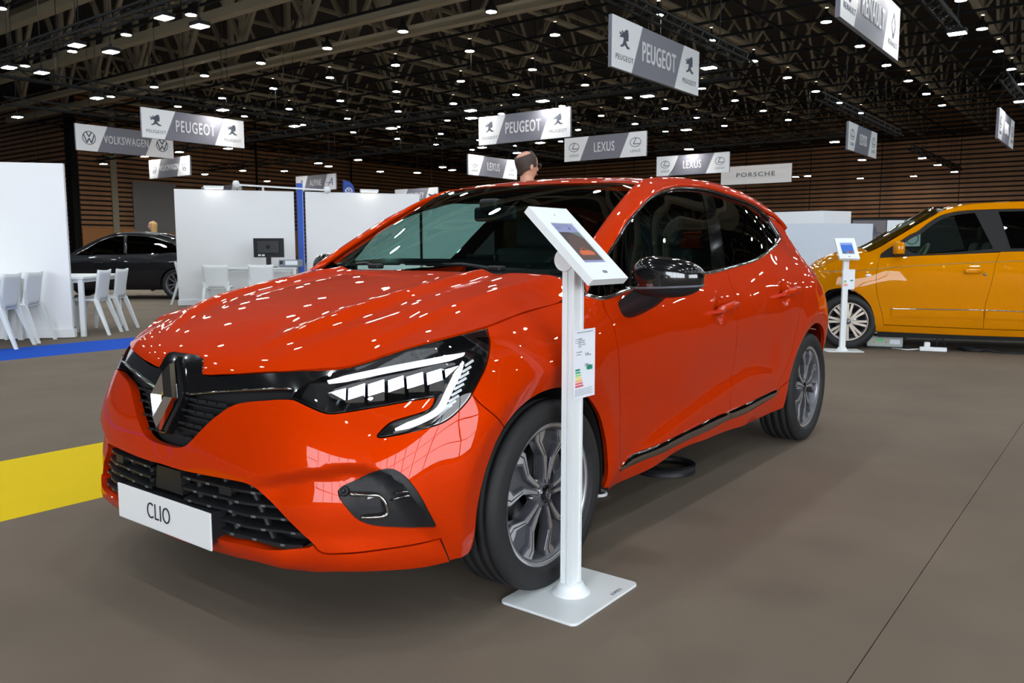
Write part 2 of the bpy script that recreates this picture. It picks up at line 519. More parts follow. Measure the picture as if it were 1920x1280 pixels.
# front fender y = -.1, .1, .3
for z, x in ((.25, .855), (.40, .868), (.55, .873), (.66, .872), (.74, .857), (.82, .815), (.87, .755), (.93, .66)): CT.append((x, -.15, z))
for z, x in ((.25, .850), (.40, .862), (.55, .870), (.66, .874), (.74, .866), (.82, .836), (.88, .778), (.94, .69)): CT.append((x, .12, z))
for z, x in ((.17, .78), (.22, .815), (.28, .835), (.36, .843), (.50, .852), (.62, .864), (.74, .870), (.82, .853), (.88, .822), (.93, .790), (1.0, .745)): CT.append((x, .38, z))
# doors
for y0, dx in ((.75, 0.), (1.2, .004), (1.65, .005)):
    for z, x in ((.17, .785), (.22, .825), (.27, .845), (.33, .856), (.45, .862), (.58, .870), (.70, .880), (.78, .879), (.86, .862), (.92, .837), (.97, .812), (1.08, .757), (1.20, .694), (1.32, .622), (1.40, .565)):
        CT.append((x + dx, y0, z))
for z, x in ((.17, .785), (.22, .828), (.28, .850), (.40, .866), (.55, .880), (.70, .893), (.80, .893), (.88, .876), (.95, .845), (1.02, .805), (1.12, .752), (1.22, .695), (1.32, .625), (1.4, .56)): CT.append((x, 2.15, z))
for z, x in ((.25, .855), (.40, .868), (.55, .882), (.70, .892), (.80, .890), (.88, .872), (.95, .838), (1.02, .775), (1.12, .694), (1.22, .632), (1.32, .565)): CT.append((x, 2.6, z))
for z, x in ((.18, .76), (.25, .79), (.40, .835), (.55, .848), (.70, .848), (.80, .835), (.88, .795), (.95, .73), (1.02, .665), (1.12, .575), (1.22, .52), (1.32, .45)): CT.append((x, 2.88, z))
for z, x, y in ((.20, .55, 3.06), (.40, .58, 3.12), (.60, .58, 3.12), (.80, .56, 3.08), (.95, .50, 3.0), (1.1, .42, 2.95), (1.25, .38, 2.88), (1.36, .34, 2.82)): CT.append((x, y, z))
for z, y in ((.20, 3.12), (.40, 3.20), (.60, 3.21), (.80, 3.17), (.95, 3.09), (1.1, 3.02), (1.25, 2.95), (1.36, 2.86)): CT.append((0, y, z))
CLIO_SIDE = Side(CT, features=[feat_arch(0, .352, .013, .07), feat_arch(2.583, .352, .009, .07), feat_door, feat_bumper, feat_handle])


def feat_hood(x, y):
    ax = np.abs(x)
    # raised middle bounded by two ridges that fan out towards the windscreen
    xr = np.interp(y, [-.74, -.68, -.64, -.60, -.56, -.50, -.42, -.30, -.17, .11, .35], [.195, .245, .275, .302, .322, .348, .370, .385, .390, .387, .385])
    on = sstep(-.70, -.45, y) * (1 - .5 * sstep(.1, .4, y))
    u = ax - xr
    ridge = .016 * np.exp(-(u / .035) ** 2) - .009 * np.exp(-((u - .055) / .045) ** 2) - .004 * np.exp(-((u + .10) / .07) ** 2)
    xo = np.interp(y, [-.55, -.45, -.3, -.15, .05, .3], [.545, .565, .595, .608, .612, .65])
    ridge2 = .007 * np.exp(-((ax - xo) / .03) ** 2) * sstep(-.6, -.4, y) * (1 - sstep(.1, .35, y))
    u = y - (-.762 + .33 * np.minimum(ax, .5) ** 2)          # the nose rolls over towards the grille
    nose = -.066 * np.where(u > 0, np.exp(-np.maximum(u, 0) / .020), 1 - np.minimum(u, 0) / .020) * (1 - sstep(.44, .58, ax))
    return on * ridge + ridge2 + nose


HT = []
for x in (0, .15, .30, .45):
    yf = -.762 + .33 * x * x
    for u, z in ((-.03, .750), (.02, .773), (.06, .790), (.12, .822)): HT.append((x, yf + u, z - .03 * max(0, x - .3)))
for y, zz in ((-.45, (.893, .892, .885, .866)),
              (-.2, (.946, .946, .942, .933)), (.05, (.986, .985, .981, .972)), (.25, (1.010, 1.010, 1.009, 1.005)), (.40, (1.022, 1.022, 1.02, 1.016))):
    for x, z in zip((0, .15, .33, .48), zz): HT.append((x, y, z))
for y, x, z in ((-.40, .60, .838), (-.2, .60, .910), (-.2, .69, .882), (.05, .62, .952), (.05, .69, .928),
                (.27, .62, .997), (.28, .69, .983), (.40, .62, 1.005), (.40, .70, .99), (.40, .78, .93),
                (-.204, .76, .859), (-.065, .75, .878), (.054, .746, .893), (.195, .754, .910), (.264, .764, .921),
                (-.32, .75, .844), (-.416, .713, .826), (-.498, .647, .797), (-.547, .612, .779), (-.608, .557, .760)): HT.append((x, y, z))
CLIO_HOOD = Top(HT, [feat_hood], 1.5e-3)

WT = []
for x, y, z in ((0, .20, .968), (.3, .22, .968), (.5, .26, .965), (.72, .34, .952), (0, .45, 1.127), (0, .68, 1.262), (0, .91, 1.378),
                (.3, .47, 1.124), (.3, .70, 1.258), (.3, .925, 1.372), (.5, .54, 1.125), (.5, .76, 1.252), (.5, 1.0, 1.366),
                (.70, .40, 1.003), (.652, .596, 1.128), (.607, .865, 1.272), (.565, 1.085, 1.360)): WT.append((x, y, z))
CLIO_WS = Top(WT)

RT = []
for y, a in ((.85, (1.352, 1.348, 1.338, 1.32)), (.91, (1.377, 1.372, 1.362, 1.343)), (1.0, (1.397, 1.392, 1.381, 1.36)), (1.2, (1.424, 1.419, 1.407, 1.386)), (1.45, (1.440, 1.435, 1.423, 1.406)), (1.75, (1.446, 1.441, 1.428, 1.412)),
             (2.1, (1.436, 1.431, 1.417, 1.400)), (2.4, (1.412, 1.407, 1.392, 1.372)), (2.7, (1.372, 1.366, 1.350, 1.325)), (2.9, (1.34, 1.33, 1.31, 1.28))):
    for x, z in zip((0, .22, .40, .52), a): RT.append((x, y, z))
CLIO_ROOF = Top(RT)


# ---- the yellow city car: same axes in its own frame
YT = []
for z, y in ((.18, -.54), (.28, -.58), (.45, -.60), (.60, -.59), (.75, -.55), (.88, -.46)): YT.append((0, y, z))
for z, x in ((.18, .66), (.28, .70), (.45, .72), (.60, .715), (.75, .69), (.88, .63)): YT.append((x, -.34, z))
for z, x in ((.25, .77), (.45, .79), (.62, .795), (.75, .785), (.88, .755), (.98, .68)): YT.append((x, -.1, z))
for y0 in (.35, .9, 1.5, 2.1, 2.5):
    for z, x in ((.17, .735), (.24, .765), (.35, .782), (.50, .790), (.65, .798), (.80, .797), (.90, .785), (.98, .760), (1.1, .715), (1.25, .660), (1.40, .600), (1.52, .545)): YT.append((x, y0, z))
for z, y in ((.2, 2.93), (.5, 2.97), (.8, 2.95), (1.1, 2.85), (1.4, 2.72)): YT.append((0, y, z))
for z, x in ((.2, .66), (.5, .70), (.8, .69), (1.1, .61), (1.4, .50)): YT.append((x, 2.8, z))
TWI_SIDE = Side(YT, hw=.79, fl=.60, y1=2.52, rl=.45, n=2.5)
TWI_LOC, TWI_ROT = (-.422, 7.883, 0.), -1.2392

# outlines of the panels in surface coordinates
BAKE = {
    'grille_edge': [[-0.0085,0.5024],[0.0519,0.5042],[0.0835,0.5081],[0.1128,0.5171],[0.1322,0.5298],[0.16,0.5542],[0.1878,0.5788],[0.224,0.6089],[0.2425,0.6217],[0.2646,0.6375],[0.2919,0.6509],[0.327,0.6609],[0.3637,0.6672],[0.4109,0.6729],[0.4469,0.6773],[0.4838,0.6793]],
    'lamp_low': [[0.4838,0.6793],[0.5029,0.6782],[0.5515,0.6621],[0.5919,0.6488],[0.6103,0.6457],[0.6296,0.6465],[0.6836,0.6537],[0.7576,0.6637],[0.8331,0.6741],[0.8712,0.6782],[0.902,0.6818],[0.907,0.6787],[0.9035,0.6697],[0.896,0.6581],[0.8859,0.6494],[0.8681,0.6434],[0.8303,0.6348],[0.7933,0.6261],[0.775,0.6193],[0.7568,0.6051],[0.7425,0.5907],[0.7417,0.5867],[0.7472,0.5838],[0.7737,0.5861],[0.8272,0.5935],[0.8826,0.6029],[0.9212,0.6121],[0.9522,0.6269],[0.9842,0.6497],[1.0072,0.6698],[1.0172,0.6815]],
    'lamp_out': [[1.0172,0.6815],[1.0481,0.7181],[1.0798,0.7524],[1.1091,0.7894],[1.1331,0.8202],[1.1448,0.8402],[1.1569,0.858]],
    'lamp_top': [[1.1569,0.858],[1.028,0.8442],[0.9095,0.8263],[0.7852,0.7973],[0.7146,0.7785],[0.6557,0.7651],[0.621,0.7596]],
    'lamp_in': [[0.621,0.7596],[0.5559,0.7385],[0.515,0.7184],[0.494,0.7005],[0.4871,0.6871],[0.4838,0.6793]],
    'fend_seam': [[1.0143,0.6788],[1.0378,0.6546],[1.0671,0.6272],[1.123,0.575]],
    'arch_f1': [[1.123,0.575],[1.0871,0.5255],[1.0513,0.448],[1.0275,0.3508],[1.0221,0.269],[1.0176,0.2327],[1.0052,0.2159]],
    'bump_bot': [[1.0052,0.2159],[0.979,0.2116],[0.9555,0.2126],[0.9384,0.2104]],
    'lip_seam': [[0.9384,0.2104],[0.9173,0.2595],[0.9052,0.2877],[0.8658,0.2796],[0.7437,0.2777],[0.6481,0.2731],[0.6193,0.2714],[0.6012,0.2728],[0.586,0.2809],[0.5746,0.2949]],
    'intake_up': [[0.5746,0.2949],[0.5372,0.3251],[0.4706,0.3816],[0.4134,0.4266],[0.3918,0.4407],[0.3625,0.4466],[0.2889,0.4465],[0.1922,0.4437],[0.0894,0.4415],[0.002,0.4435]],
    'intake_bot': [[0.5746,0.2949],[0.566,0.2885],[0.5204,0.2805],[0.4818,0.2735],[0.4399,0.2698],[0.3706,0.2699],[0.2669,0.2659],[0.2362,0.2638]],
    'lip_bot': [[0.9384,0.2104],[0.8695,0.2033],[0.7425,0.2126],[0.6425,0.2167],[0.5583,0.2058],[0.5015,0.2085],[0.4216,0.2166],[0.3132,0.2127],[0.2132,0.2082]],
    'fog': [[0.6403,0.4418],[0.6497,0.4523],[0.6891,0.4706],[0.7412,0.4969],[0.7658,0.5019],[0.7831,0.4985],[0.8042,0.4836],[0.8239,0.4603],[0.8492,0.4171],[0.8755,0.3601],[0.8905,0.3283],[0.8851,0.3215],[0.8443,0.3246],[0.79,0.3352],[0.7387,0.345],[0.7142,0.3529],[0.6892,0.3668],[0.6642,0.3965],[0.6435,0.4266]],
    'arch_f2': [[1.123,0.575],[1.1717,0.6102],[1.233,0.6364],[1.3023,0.6511],[1.3831,0.6532],[1.4647,0.6419],[1.5371,0.6194],[1.6051,0.5783],[1.6781,0.5084],[1.7264,0.4191],[1.7496,0.3326],[1.7567,0.2693],[1.7643,0.2153]],
    'hood_seam': [[1.1578,0.8587],[1.3083,0.8779],[1.4304,0.8926],[1.5708,0.91],[1.6405,0.9206],[1.6971,0.9303]],
    'door_f': [[1.7681,0.915],[1.7542,0.8752],[1.7626,0.8272],[1.7636,0.7586],[1.7771,0.6836],[1.809,0.5145],[1.824,0.3717],[1.8572,0.2737]],
    'belt': [[1.6971,0.9303],[1.7681,0.915],[1.9374,0.9427],[2.185,0.9605],[2.5616,0.9802],[2.8687,0.9992],[3.2088,1.0318],[3.5298,1.089],[3.8943,1.1546]],
    'door_m': [[2.8687,0.9992],[2.8351,0.9328],[2.8497,0.8724],[2.8311,0.8039],[2.8161,0.7592],[2.8389,0.5627],[2.7963,0.4287],[2.8073,0.3572],[2.8276,0.3106]],
    'door_r': [[3.8943,1.1546],[3.8702,1.1067],[3.8383,1.0274],[3.7912,0.9359],[3.69,0.8429],[3.611,0.7146],[3.5326,0.5004],[3.4129,0.3875],[3.4122,0.3565]],
    'strip_top': [[1.8458,0.2913],[1.8821,0.3055],[1.9245,0.3232],[2.0682,0.3285],[2.3749,0.3441],[2.763,0.3543],[3.0735,0.3637],[3.4075,0.3741]],
    'strip_bot': [[1.8572,0.2737],[2.0226,0.2826],[2.1985,0.2875],[2.4958,0.2985],[2.8276,0.3106],[3.2593,0.3235],[3.3881,0.3343],[3.4201,0.3554]],
    'sill_bot': [[1.768,0.21],[2.0456,0.2211],[2.3623,0.2592],[2.7684,0.251],[3.3144,0.2331],[3.6456,0.2226]],
    'arch_r': [[3.6456,0.2226],[3.6047,0.2457],[3.5328,0.3647],[3.5748,0.4818],[3.6582,0.6258],[3.7362,0.66],[3.9302,0.6712],[4.0497,0.6468]],
    'win_top': [[1.6971,0.9303],[1.8001,1.0037],[1.9231,1.0775],[2.0278,1.1378],[2.1399,1.1998],[2.3519,1.2831],[2.4685,1.315],[2.5798,1.341],[2.6744,1.3549],[2.7833,1.3675],[3.0835,1.3772],[3.3401,1.3585],[3.7437,1.3147],[3.8781,1.2567],[3.8943,1.1546]],
    'g_quarter': [[1.7232,0.9331],[1.7691,0.9269],[1.9226,0.9452],[1.9404,0.9601],[2.0724,1.1445],[1.9546,1.0833],[1.8417,1.02]],
    'g_front': [[1.9568,0.9459],[2.1883,0.9645],[2.5686,0.9868],[2.7048,0.9953],[2.7877,1.0819],[2.9123,1.2307],[3.0295,1.361],[2.7656,1.354],[2.6583,1.343],[2.5621,1.3281],[2.4517,1.3015],[2.3359,1.269],[2.1249,1.1764],[2.0774,1.124],[2.008,1.0233]],
    'g_rear': [[2.9463,1.0125],[3.2199,1.0421],[3.399,1.0728],[3.4567,1.0918],[3.5678,1.193],[3.7132,1.2956],[3.3094,1.3404],[3.1586,1.3573],[3.0833,1.2746],[2.9754,1.1316],[2.8814,1.016]],
    'g_tail': [[3.507,1.0973],[3.5808,1.1086],[3.7997,1.1505],[3.8302,1.2402],[3.7683,1.286],[3.6294,1.2085]],
    'drl_top': [[0.5895,0.7321],[0.6988,0.7511],[0.8337,0.7716],[0.9316,0.7847],[1.0295,0.7989]],
    'drl_c': [[1.0158,0.7737],[0.986,0.7378],[0.9568,0.699],[0.9296,0.6589],[0.9109,0.6429],[0.8654,0.6246],[0.7915,0.605]],
    'bar_up': [[0.0167,0.7776],[0.0631,0.7777],[0.0956,0.7707],[0.1088,0.7517],[0.1169,0.731],[0.1286,0.7212],[0.1829,0.7236],[0.2868,0.7348],[0.4233,0.7487],[0.4947,0.7562],[0.5711,0.7633],[0.6208,0.7609]],
    'bar_low': [[0.4911,0.6983],[0.4854,0.7063],[0.4566,0.7063],[0.3275,0.694],[0.2009,0.6787],[0.0879,0.6621],[0.0158,0.6493]],
    'refl': [[0.584,0.7103],[0.7159,0.7331],[0.8952,0.7584],[1.0037,0.7686],[0.9631,0.7189],[0.9401,0.6913],[0.9027,0.6875],[0.7577,0.67],[0.6435,0.6553],[0.6098,0.6632]],
    'fog_lamp': [[0.6909,0.4276],[0.7474,0.4218],[0.7483,0.3959],[0.7361,0.3926],[0.6989,0.4006],[0.6923,0.4066]],
    'fog_chrome': [[0.6693,0.4336],[0.7299,0.4287],[0.7447,0.4263],[0.7567,0.4125],[0.7632,0.3945],[0.7656,0.3752],[0.7533,0.3691],[0.6972,0.3702]],
    'fog_fin': [[0.7774,0.4195],[0.8231,0.4331]],
    'handle': [[2.5517,0.8211],[2.6531,0.8232],[2.6975,0.8329],[2.7802,0.8401]],
    'handle_dish': [[2.6374,0.8613],[2.6778,0.8571],[2.7058,0.8372],[2.7062,0.8115],[2.6757,0.7899],[2.6346,0.7878],[2.6252,0.8065],[2.6184,0.8368]],
    'tail': [[4.1893,0.9861],[4.1896,0.9729],[4.1894,0.9455],[4.2021,0.8931]],
    'hood': [[0.0013,-0.7255],[0.0242,-0.7253],[0.048,-0.7275],[0.0647,-0.7323],[0.0749,-0.7406],[0.0871,-0.7511],[0.094,-0.753],[0.1051,-0.753],[0.1202,-0.7519],[0.1666,-0.7463],[0.2706,-0.7268],[0.3967,-0.6916],[0.4591,-0.6664],[0.5209,-0.6325],[0.5767,-0.5846],[0.6098,-0.5452],[0.6428,-0.4946],[0.7075,-0.4102],[0.7454,-0.3152],[0.7576,-0.2023],[0.748,-0.0628],[0.7457,0.0548],[0.7529,0.1957]],
    'hood_rear': [[0.6424,0.3477],[0.5811,0.298],[0.4688,0.2707],[0.4116,0.2022],[0.2288,0.1885],[0.0721,0.1783]],
    'y_win': [[1.4326,0.9907],[1.4425,1.0303],[1.4887,1.07],[1.6065,1.152],[1.7196,1.2336],[1.7917,1.27],[1.9052,1.3627],[2.0185,1.4354],[2.1288,1.4683],[2.2393,1.4856],[2.4554,1.4951],[2.7907,1.4987]],
    'y_belt': [[1.4326,0.9907],[1.7919,1.0126],[2.1203,1.0288],[2.5613,1.0559],[2.7761,1.0619]],
    'y_roof': [[1.3232,1.0525],[1.4367,1.1096],[1.5496,1.1832],[1.6628,1.2565],[1.792,1.3409],[1.9315,1.4249],[2.0195,1.4809],[2.1298,1.5137],[2.2934,1.5509],[2.5117,1.5645],[2.7938,1.5709]],
    'y_hood': [[0.9412,0.9758],[1.1227,1.0144],[1.2659,1.0466],[1.3232,1.0525]],
    'y_arch': [[0.927,0.6357],[0.994,0.655],[1.0684,0.6624],[1.1593,0.6468],[1.2299,0.6137],[1.2962,0.5575],[1.3612,0.4726],[1.4016,0.3583],[1.4152,0.2714],[1.422,0.2087]],
    'y_sill': [[1.422,0.2087],[1.9381,0.1943],[2.3916,0.1813],[2.8311,0.1687]],
    'y_door_f': [[1.4275,0.985],[1.413,0.9116],[1.4012,0.7873],[1.414,0.6227],[1.4465,0.5032],[1.4787,0.3892],[1.501,0.2777]],
    'y_door_b': [[1.501,0.2777],[1.9307,0.27],[2.4497,0.2608],[2.8093,0.2587]],
    'y_door_m': [[2.564,1.0505],[2.5241,0.9473],[2.482,0.6881],[2.4432,0.4705],[2.4498,0.2603]],
    'y_mould': [[1.5587,0.4543],[2.0187,0.4571],[2.4439,0.4595],[2.8005,0.4519]],
    'y_line': [[0.8337,0.8358],[1.1733,0.8497],[1.4066,0.8721],[1.6914,0.9028],[1.9499,0.9214],[2.3908,0.9464],[2.7647,0.9651]],
    'y_marks': [[1.3253,0.8049],[2.2109,0.8521],[2.3679,0.8536],[2.427,0.8243],[1.617,1.1153],[2.6222,1.5067],[2.5273,1.0504]],
}

# ---------------------------------------------------------------- the exhibition hall
CARP = mat('carpet_taupe', srgb(116, 104, 92), .95, spec=.15, noise=(1.3, .10), bump=(420, .35, .002))
CBLUE = mat('carpet_blue', srgb(28, 82, 190), .95, spec=.15, bump=(420, .3, .002))
CYEL = mat('carpet_yellow', srgb(222, 190, 22), .95, spec=.15, bump=(420, .3, .002))
WOOD = mat('slat_wood', srgb(150, 104, 66), .55, noise=(.7, .22))
VOID = mat('wall_void', (.012, .010, .009, 1), .9)
BEIGE = mat('beam_beige', srgb(150, 140, 118), .6)
STEELB = mat('rig_black', (.005, .005, .005, 1), .7, spec=.25)
DECK = mat('roof_deck', (.030, .026, .024, 1), .9)
PANELW = mat('panel_white', srgb(232, 233, 236), .55)
SIGNW = mat('sign_white', srgb(225, 226, 230), .5)
SIGNG = mat('sign_grey', srgb(112, 112, 124), .5)
SIGNT = mat('sign_letter', srgb(205, 205, 210), .5)
INK = mat('logo_ink', srgb(70, 76, 90), .6)
INKB = mat('logo_blue', srgb(28, 62, 150), .6)
LAMPC = emis('lamp_cool', (.86, .96, 1.0, 1), LAMP)
LAMPW = emis('lamp_warm', (1.0, .84, .70, 1), LAMP)
FLOODC = emis('flood_white', (1.0, .97, .90, 1), FLOOD)
XW, YB, YS = -55.0, 64.0, 24.7            # left wall, back wall, where the left wall steps back

fl = MB().box((-15, 20, -.06), (110, 110, .10)).build('floor', mat('concrete', (.2, .19, .18, 1), .8)); tag(fl, kind='structure')
def carpet(x0, x1, m, name, y0=-24, y1=63.5): MB().box(((x0 + x1) / 2, (y0 + y1) / 2, -.005), (x1 - x0 - .003, y1 - y0, .01)).build(name, m, fl)
carpet(-54.5, -7.50, CARP, 'carpet'); carpet(-7.50, -6.47, CBLUE, 'carpet_stripe', -24, 6.0); carpet(-7.50, -6.47, CARP, 'carpet', 6.0); carpet(-6.47, -2.30, CARP, 'carpet')
carpet(-2.30, -1.265, CYEL, 'carpet_stripe', -24, 4.0); carpet(-2.30, -1.265, CARP, 'carpet', 4.0); carpet(-1.265, 1.79, CARP, 'carpet'); carpet(1.79, 24.5, CARP, 'carpet')

# slatted walls: dark void behind, long timber slats in front
def slat_wall(name, p, q, z1, n, pitch=.33, hgt=.205, z0=.2, seg=6.0):
    p, q = Vector(p), Vector(q); d = (q - p); L = d.length; d.normalize(); a = math.atan2(d.y, d.x)
    w = MB().box((L / 2, 0, z1 / 2), (L, .3, z1)).build(name, VOID, None, loc=p, rot=(0, 0, a)); tag(w, kind='structure')
    side = 1 if n > 0 else -1
    me = MB().box((L / 2, side * .22, 0), (L - .05, .12, hgt)).mesh('slat'); me.materials.append(WOOD)
    for k in range(int((z1 - z0) / pitch)): put('slat', me, None, w, (0, 0, z0 + pitch * k))
    return w, side, L
wb, _, Lb = slat_wall('wall_back', (XW, YB, 0), (24, YB, 0), 12.2, -1)
for k in range(1, 16): MB().box((k * 5.2, -.29, 6), (.05, .03, 12)).build('wall_joint', VOID, wb)
wl, _, Ll = slat_wall('wall_left', (XW, YS, 0), (XW, YB, 0), 12.2, -1)
for y_, w_ in ((2.35, .42), (14.0, .12), (24, .1)):
    MB().box((y_, -.34, 6.1), (w_, .12, 12.2)).build('wall_pilaster', BEIGE if w_ > .3 else STEELB, wl)
MB().box((5.3, -.33, 4.0), (3.3, .10, 3.6)).build('shutter_panel', mat('shutter_grey', srgb(120, 116, 114), .6), wl)
MB().box((9, -.32, 1.4), (18, .10, 2.1)).build('timber_dado', mat('dado_wood', srgb(170, 112, 58), .5), wl)
ws_, _, _ = slat_wall('wall_side', (XW - 24, YS, 0), (XW, YS, 0), 12.2, -1)
MB().box((23.85, -.36, 6.1), (.75, .16, 12.2)).build('corner_post', STEELB, ws_)
wr = MB().box((24.8, 33.2, 6.1), (.3, 61.6, 12.2)).box((24.8, -11, .4), (.3, 27, .8)).box((24.8, -11, 10.2), (.3, 27, 4)).build('wall_right', mat('wall_dark', srgb(62, 48, 40), .8)); tag(wr, kind='structure')
# glazed front behind the photographer
GZ = mat('pane_daylight', (.8, .9, 1, 1), .1, emit=(.86, .93, 1.0, 1), estr=DAY)
wf = MB().box((-15, -24.3, .4), (80, .3, .8)).box((-15, -24.3, 10.2), (80, .3, 4.0)).build('wall_front', mat('wall_paint', srgb(120, 112, 104), .8)); tag(wf, kind='structure')
win = empty('window_1', (0, -24.2, 0)); tag(win, kind='structure')
pane = MB().box((0, 0, 0), (2.88, .03, 2.36)).mesh('pane'); pane.materials.append(GZ)
for i in range(5):
    for j in range(3): put('pane', pane, None, win, (2.5 + i * 3.0, 0, 2.05 + j * 2.45))
for i in range(6): MB().box((1 + i * 3.0, .08, 4.5), (.12, .16, 7.4)).build('mullion', STEELB, win)
for j in range(4): MB().box((8.5, .08, .82 + j * 2.45), (15, .12, .10)).build('transom', STEELB, win)
MB().box((-27.05, -24.3, 4.5), (56, .3, 7.4)).build('solid_infill', mat('wall_paint', (1, 1, 1, 1)), wf)
MB().box((20.5, -24.3, 4.5), (8.9, .3, 7.4)).build('solid_infill', mat('wall_paint', (1, 1, 1, 1)), wf)

fill_win = empty('added_fill_window', (24.7, 0, 0)); tag(fill_win, kind='structure')  # added glowing panes, out of view: fill light for the orange car's flank
fill_pane = MB().box((0, 0, 0), (.03, 2.88, 2.36)).mesh('pane'); fill_pane.materials.append(mat('pane_fill_side', (.8, .9, 1, 1), .1, emit=(.90, .95, 1.0, 1), estr=DAY_FILL))
for i in range(8):
    for j in range(3): put('pane', fill_pane, None, fill_win, (0, -22.0 + i * 3.0, 2.05 + j * 2.45))
for i in range(9): MB().box((-.08, -23.5 + i * 3.0, 4.5), (.16, .12, 7.4)).build('mullion', STEELB, fill_win)
for j in range(4): MB().box((-.08, -11.5, .82 + j * 2.45), (.12, 24, .10)).build('transom', STEELB, fill_win)

# roof: dark deck, beige beams with struts, thin black bars
ceil = MB().box((-15, 20, 12.35), (110, 92, .3)).build('ceiling', DECK); tag(ceil, kind='structure')
unit = MB().bar((0, 0, 0), (0, 0, 1), 1).mesh('roof_member'); unit.materials.append(BEIGE)
unitk = MB().bar((0, 0, 0), (0, 0, 1), 1).mesh('roof_bar'); unitk.materials.append(STEELB)
def member(name, p, q, w, h=None, me=None, parent=None):
    p, q = Vector(p), Vector(q); d = q - p
    o = put(name, me or unit, None, parent or ceil, p); o.rotation_euler = d.to_track_quat('Z', 'Y').to_euler(); o.scale = (w, h or w, d.length)
    return o
LX = [-38.5, -34.5, -30.4, -26.4, -22.35, -18.4, -14.5, -10.5, -6.45, -2.5, 1.5, 5.5, 9.5, 13.5]
LAT = MB()
for y_ in (-8.0, -1.0, 6.5, 11.0, 14.8, 18.1, 20.3):
    member('roof_beam', (-54, y_, 8.95), (24, y_, 8.95), .34, .30)
    member('roof_beam', (-54, y_, 11.6), (24, y_, 11.6), .26)
    xs = [LX[0] - 16 + 4 * k for k in range(20)]
    for i, x_ in enumerate(xs):
        if x_ < -50 or x_ > 22: continue
        for q_, w_ in (((x_, y_, 11.5), .20), ((x_ + 1.6, y_, 11.5), .15), ((x_ - 1.6, y_, 11.5), .15)):
            if y_ > 6 and x_ < 6: member('roof_strut', (x_, y_, 9.05), q_, w_)
            else: LAT.bar((x_, y_, 9.05), q_, w_)
for i, x_ in enumerate([-46.5, -42.5] + LX):
    member('roof_beam', (x_, 20.4, 9.0), (x_, 63.5, 9.0), .24, .10)
    member('roof_beam', (x_, 20.4, 11.3), (x_, 63.5, 11.3), .14)
    for k in range(11):
        y_ = 22.4 + 4 * k
        for q_, w_ in (((x_, y_ + 1.4, 11.3), .10), ((x_, y_ - 1.4, 11.3), .10), ((x_ + 1.6, y_, 11.3), .08), ((x_ - 1.6, y_, 11.3), .08)): LAT.bar((x_, y_, 9.0), q_, w_)
LAT.build('roof_lattice', BEIGE, ceil)['kind'] = 'stuff'          # the far struts, too many and small to pick apart
for k in range(22): member('roof_bar', (-54, 21.4 + 2 * k, 8.85), (24, 21.4 + 2 * k, 8.85), .07, .09, unitk)
for k in range(20): member('roof_bar', (-52.4 + 4 * k, 21, 8.82), (-52.4 + 4 * k, 63.5, 8.82), .06, .09, unitk)
for k in range(11): member('roof_bar', (-54, -20 + 3.7 * k, 8.7), (24, -20 + 3.7 * k, 8.7), .06, .08, unitk)
# diagonal pipe run under the near beams
member('roof_pipe', (-40, 19.3, 8.75), (10, 19.3, 8.75), .09)

# downlights on their 4 m grid
hous = MB().lathe([(.17, 0), (.19, .02), (.19, .10), (.10, .22), (.05, .30), (.05, .42)], 20).mesh('lamp_housing'); hous.materials.append(STEELB)
disc = MB().add([(0, 0, -.006)] + [(.165 * math.cos(2 * PI * k / 20), .165 * math.sin(2 * PI * k / 20), -.006) for k in range(20)], [(0, 1 + (k + 1) % 20, 1 + k) for k in range(20)])
dc = disc.mesh('lamp_glass'); dc.materials.append(LAMPC); dw = disc.mesh('lamp_glass'); dw.materials.append(LAMPW)
WARM = {(-26.4, 18.85), (-22.35, 18.85), (-18.4, 22.4), (-14.5, 22.4), (-34.5, 22.4), (-18.4, 30.55), (-30.4, 30.55), (-10.5, 34.55), (-14.5, 38.5), (-22.35, 38.5), (-6.45, 38.5), (-26.4, 42.4), (-14.5, 42.4), (-18.4, 42.4), (1.5, 5.3), (-6.45, 1.3)}
ROWS = dict(zip((46.4, 42.4, 38.5, 34.55, 30.55, 26.45, 22.4, 18.85, 13.3, 9.3, 5.3, 1.3, -2.7, -6.7, -10.7), ('farthest back along the slatted wall', 'second from the back wall', 'third from the back wall', 'fourth from the back wall', 'fifth from the back wall', 'sixth from the back wall', 'just behind the nearest heavy beams', 'under the nearest heavy beams', 'in front of the heavy beams', 'over the meeting corner', 'over the orange car\'s tail', 'over the orange car', 'over the orange car\'s nose', 'behind the viewpoint', 'nearest the window front')))
for y_ in (46.4, 42.4, 38.5, 34.55, 30.55, 26.45, 22.4, 18.85, 13.3, 9.3, 5.3, 1.3, -2.7, -6.7, -10.7):
    for x_ in LX:
        if y_ < 9 and x_ < -27: continue
        o = put('ceiling_lamp', hous, None, None, (x_, y_, 8.5))
        wm = (x_, y_) in WARM
        tag(o, '%s round downlight in roof row %s' % ('warm white' if wm else 'cool white', ROWS[y_]), 'lamp', 'downlights of the roof grid')
        put('lamp_glass', dw if wm else dc, None, o)
        member('lamp_stem', (0, 0, .40), (0, 0, .42), .03, None, unitk, o)

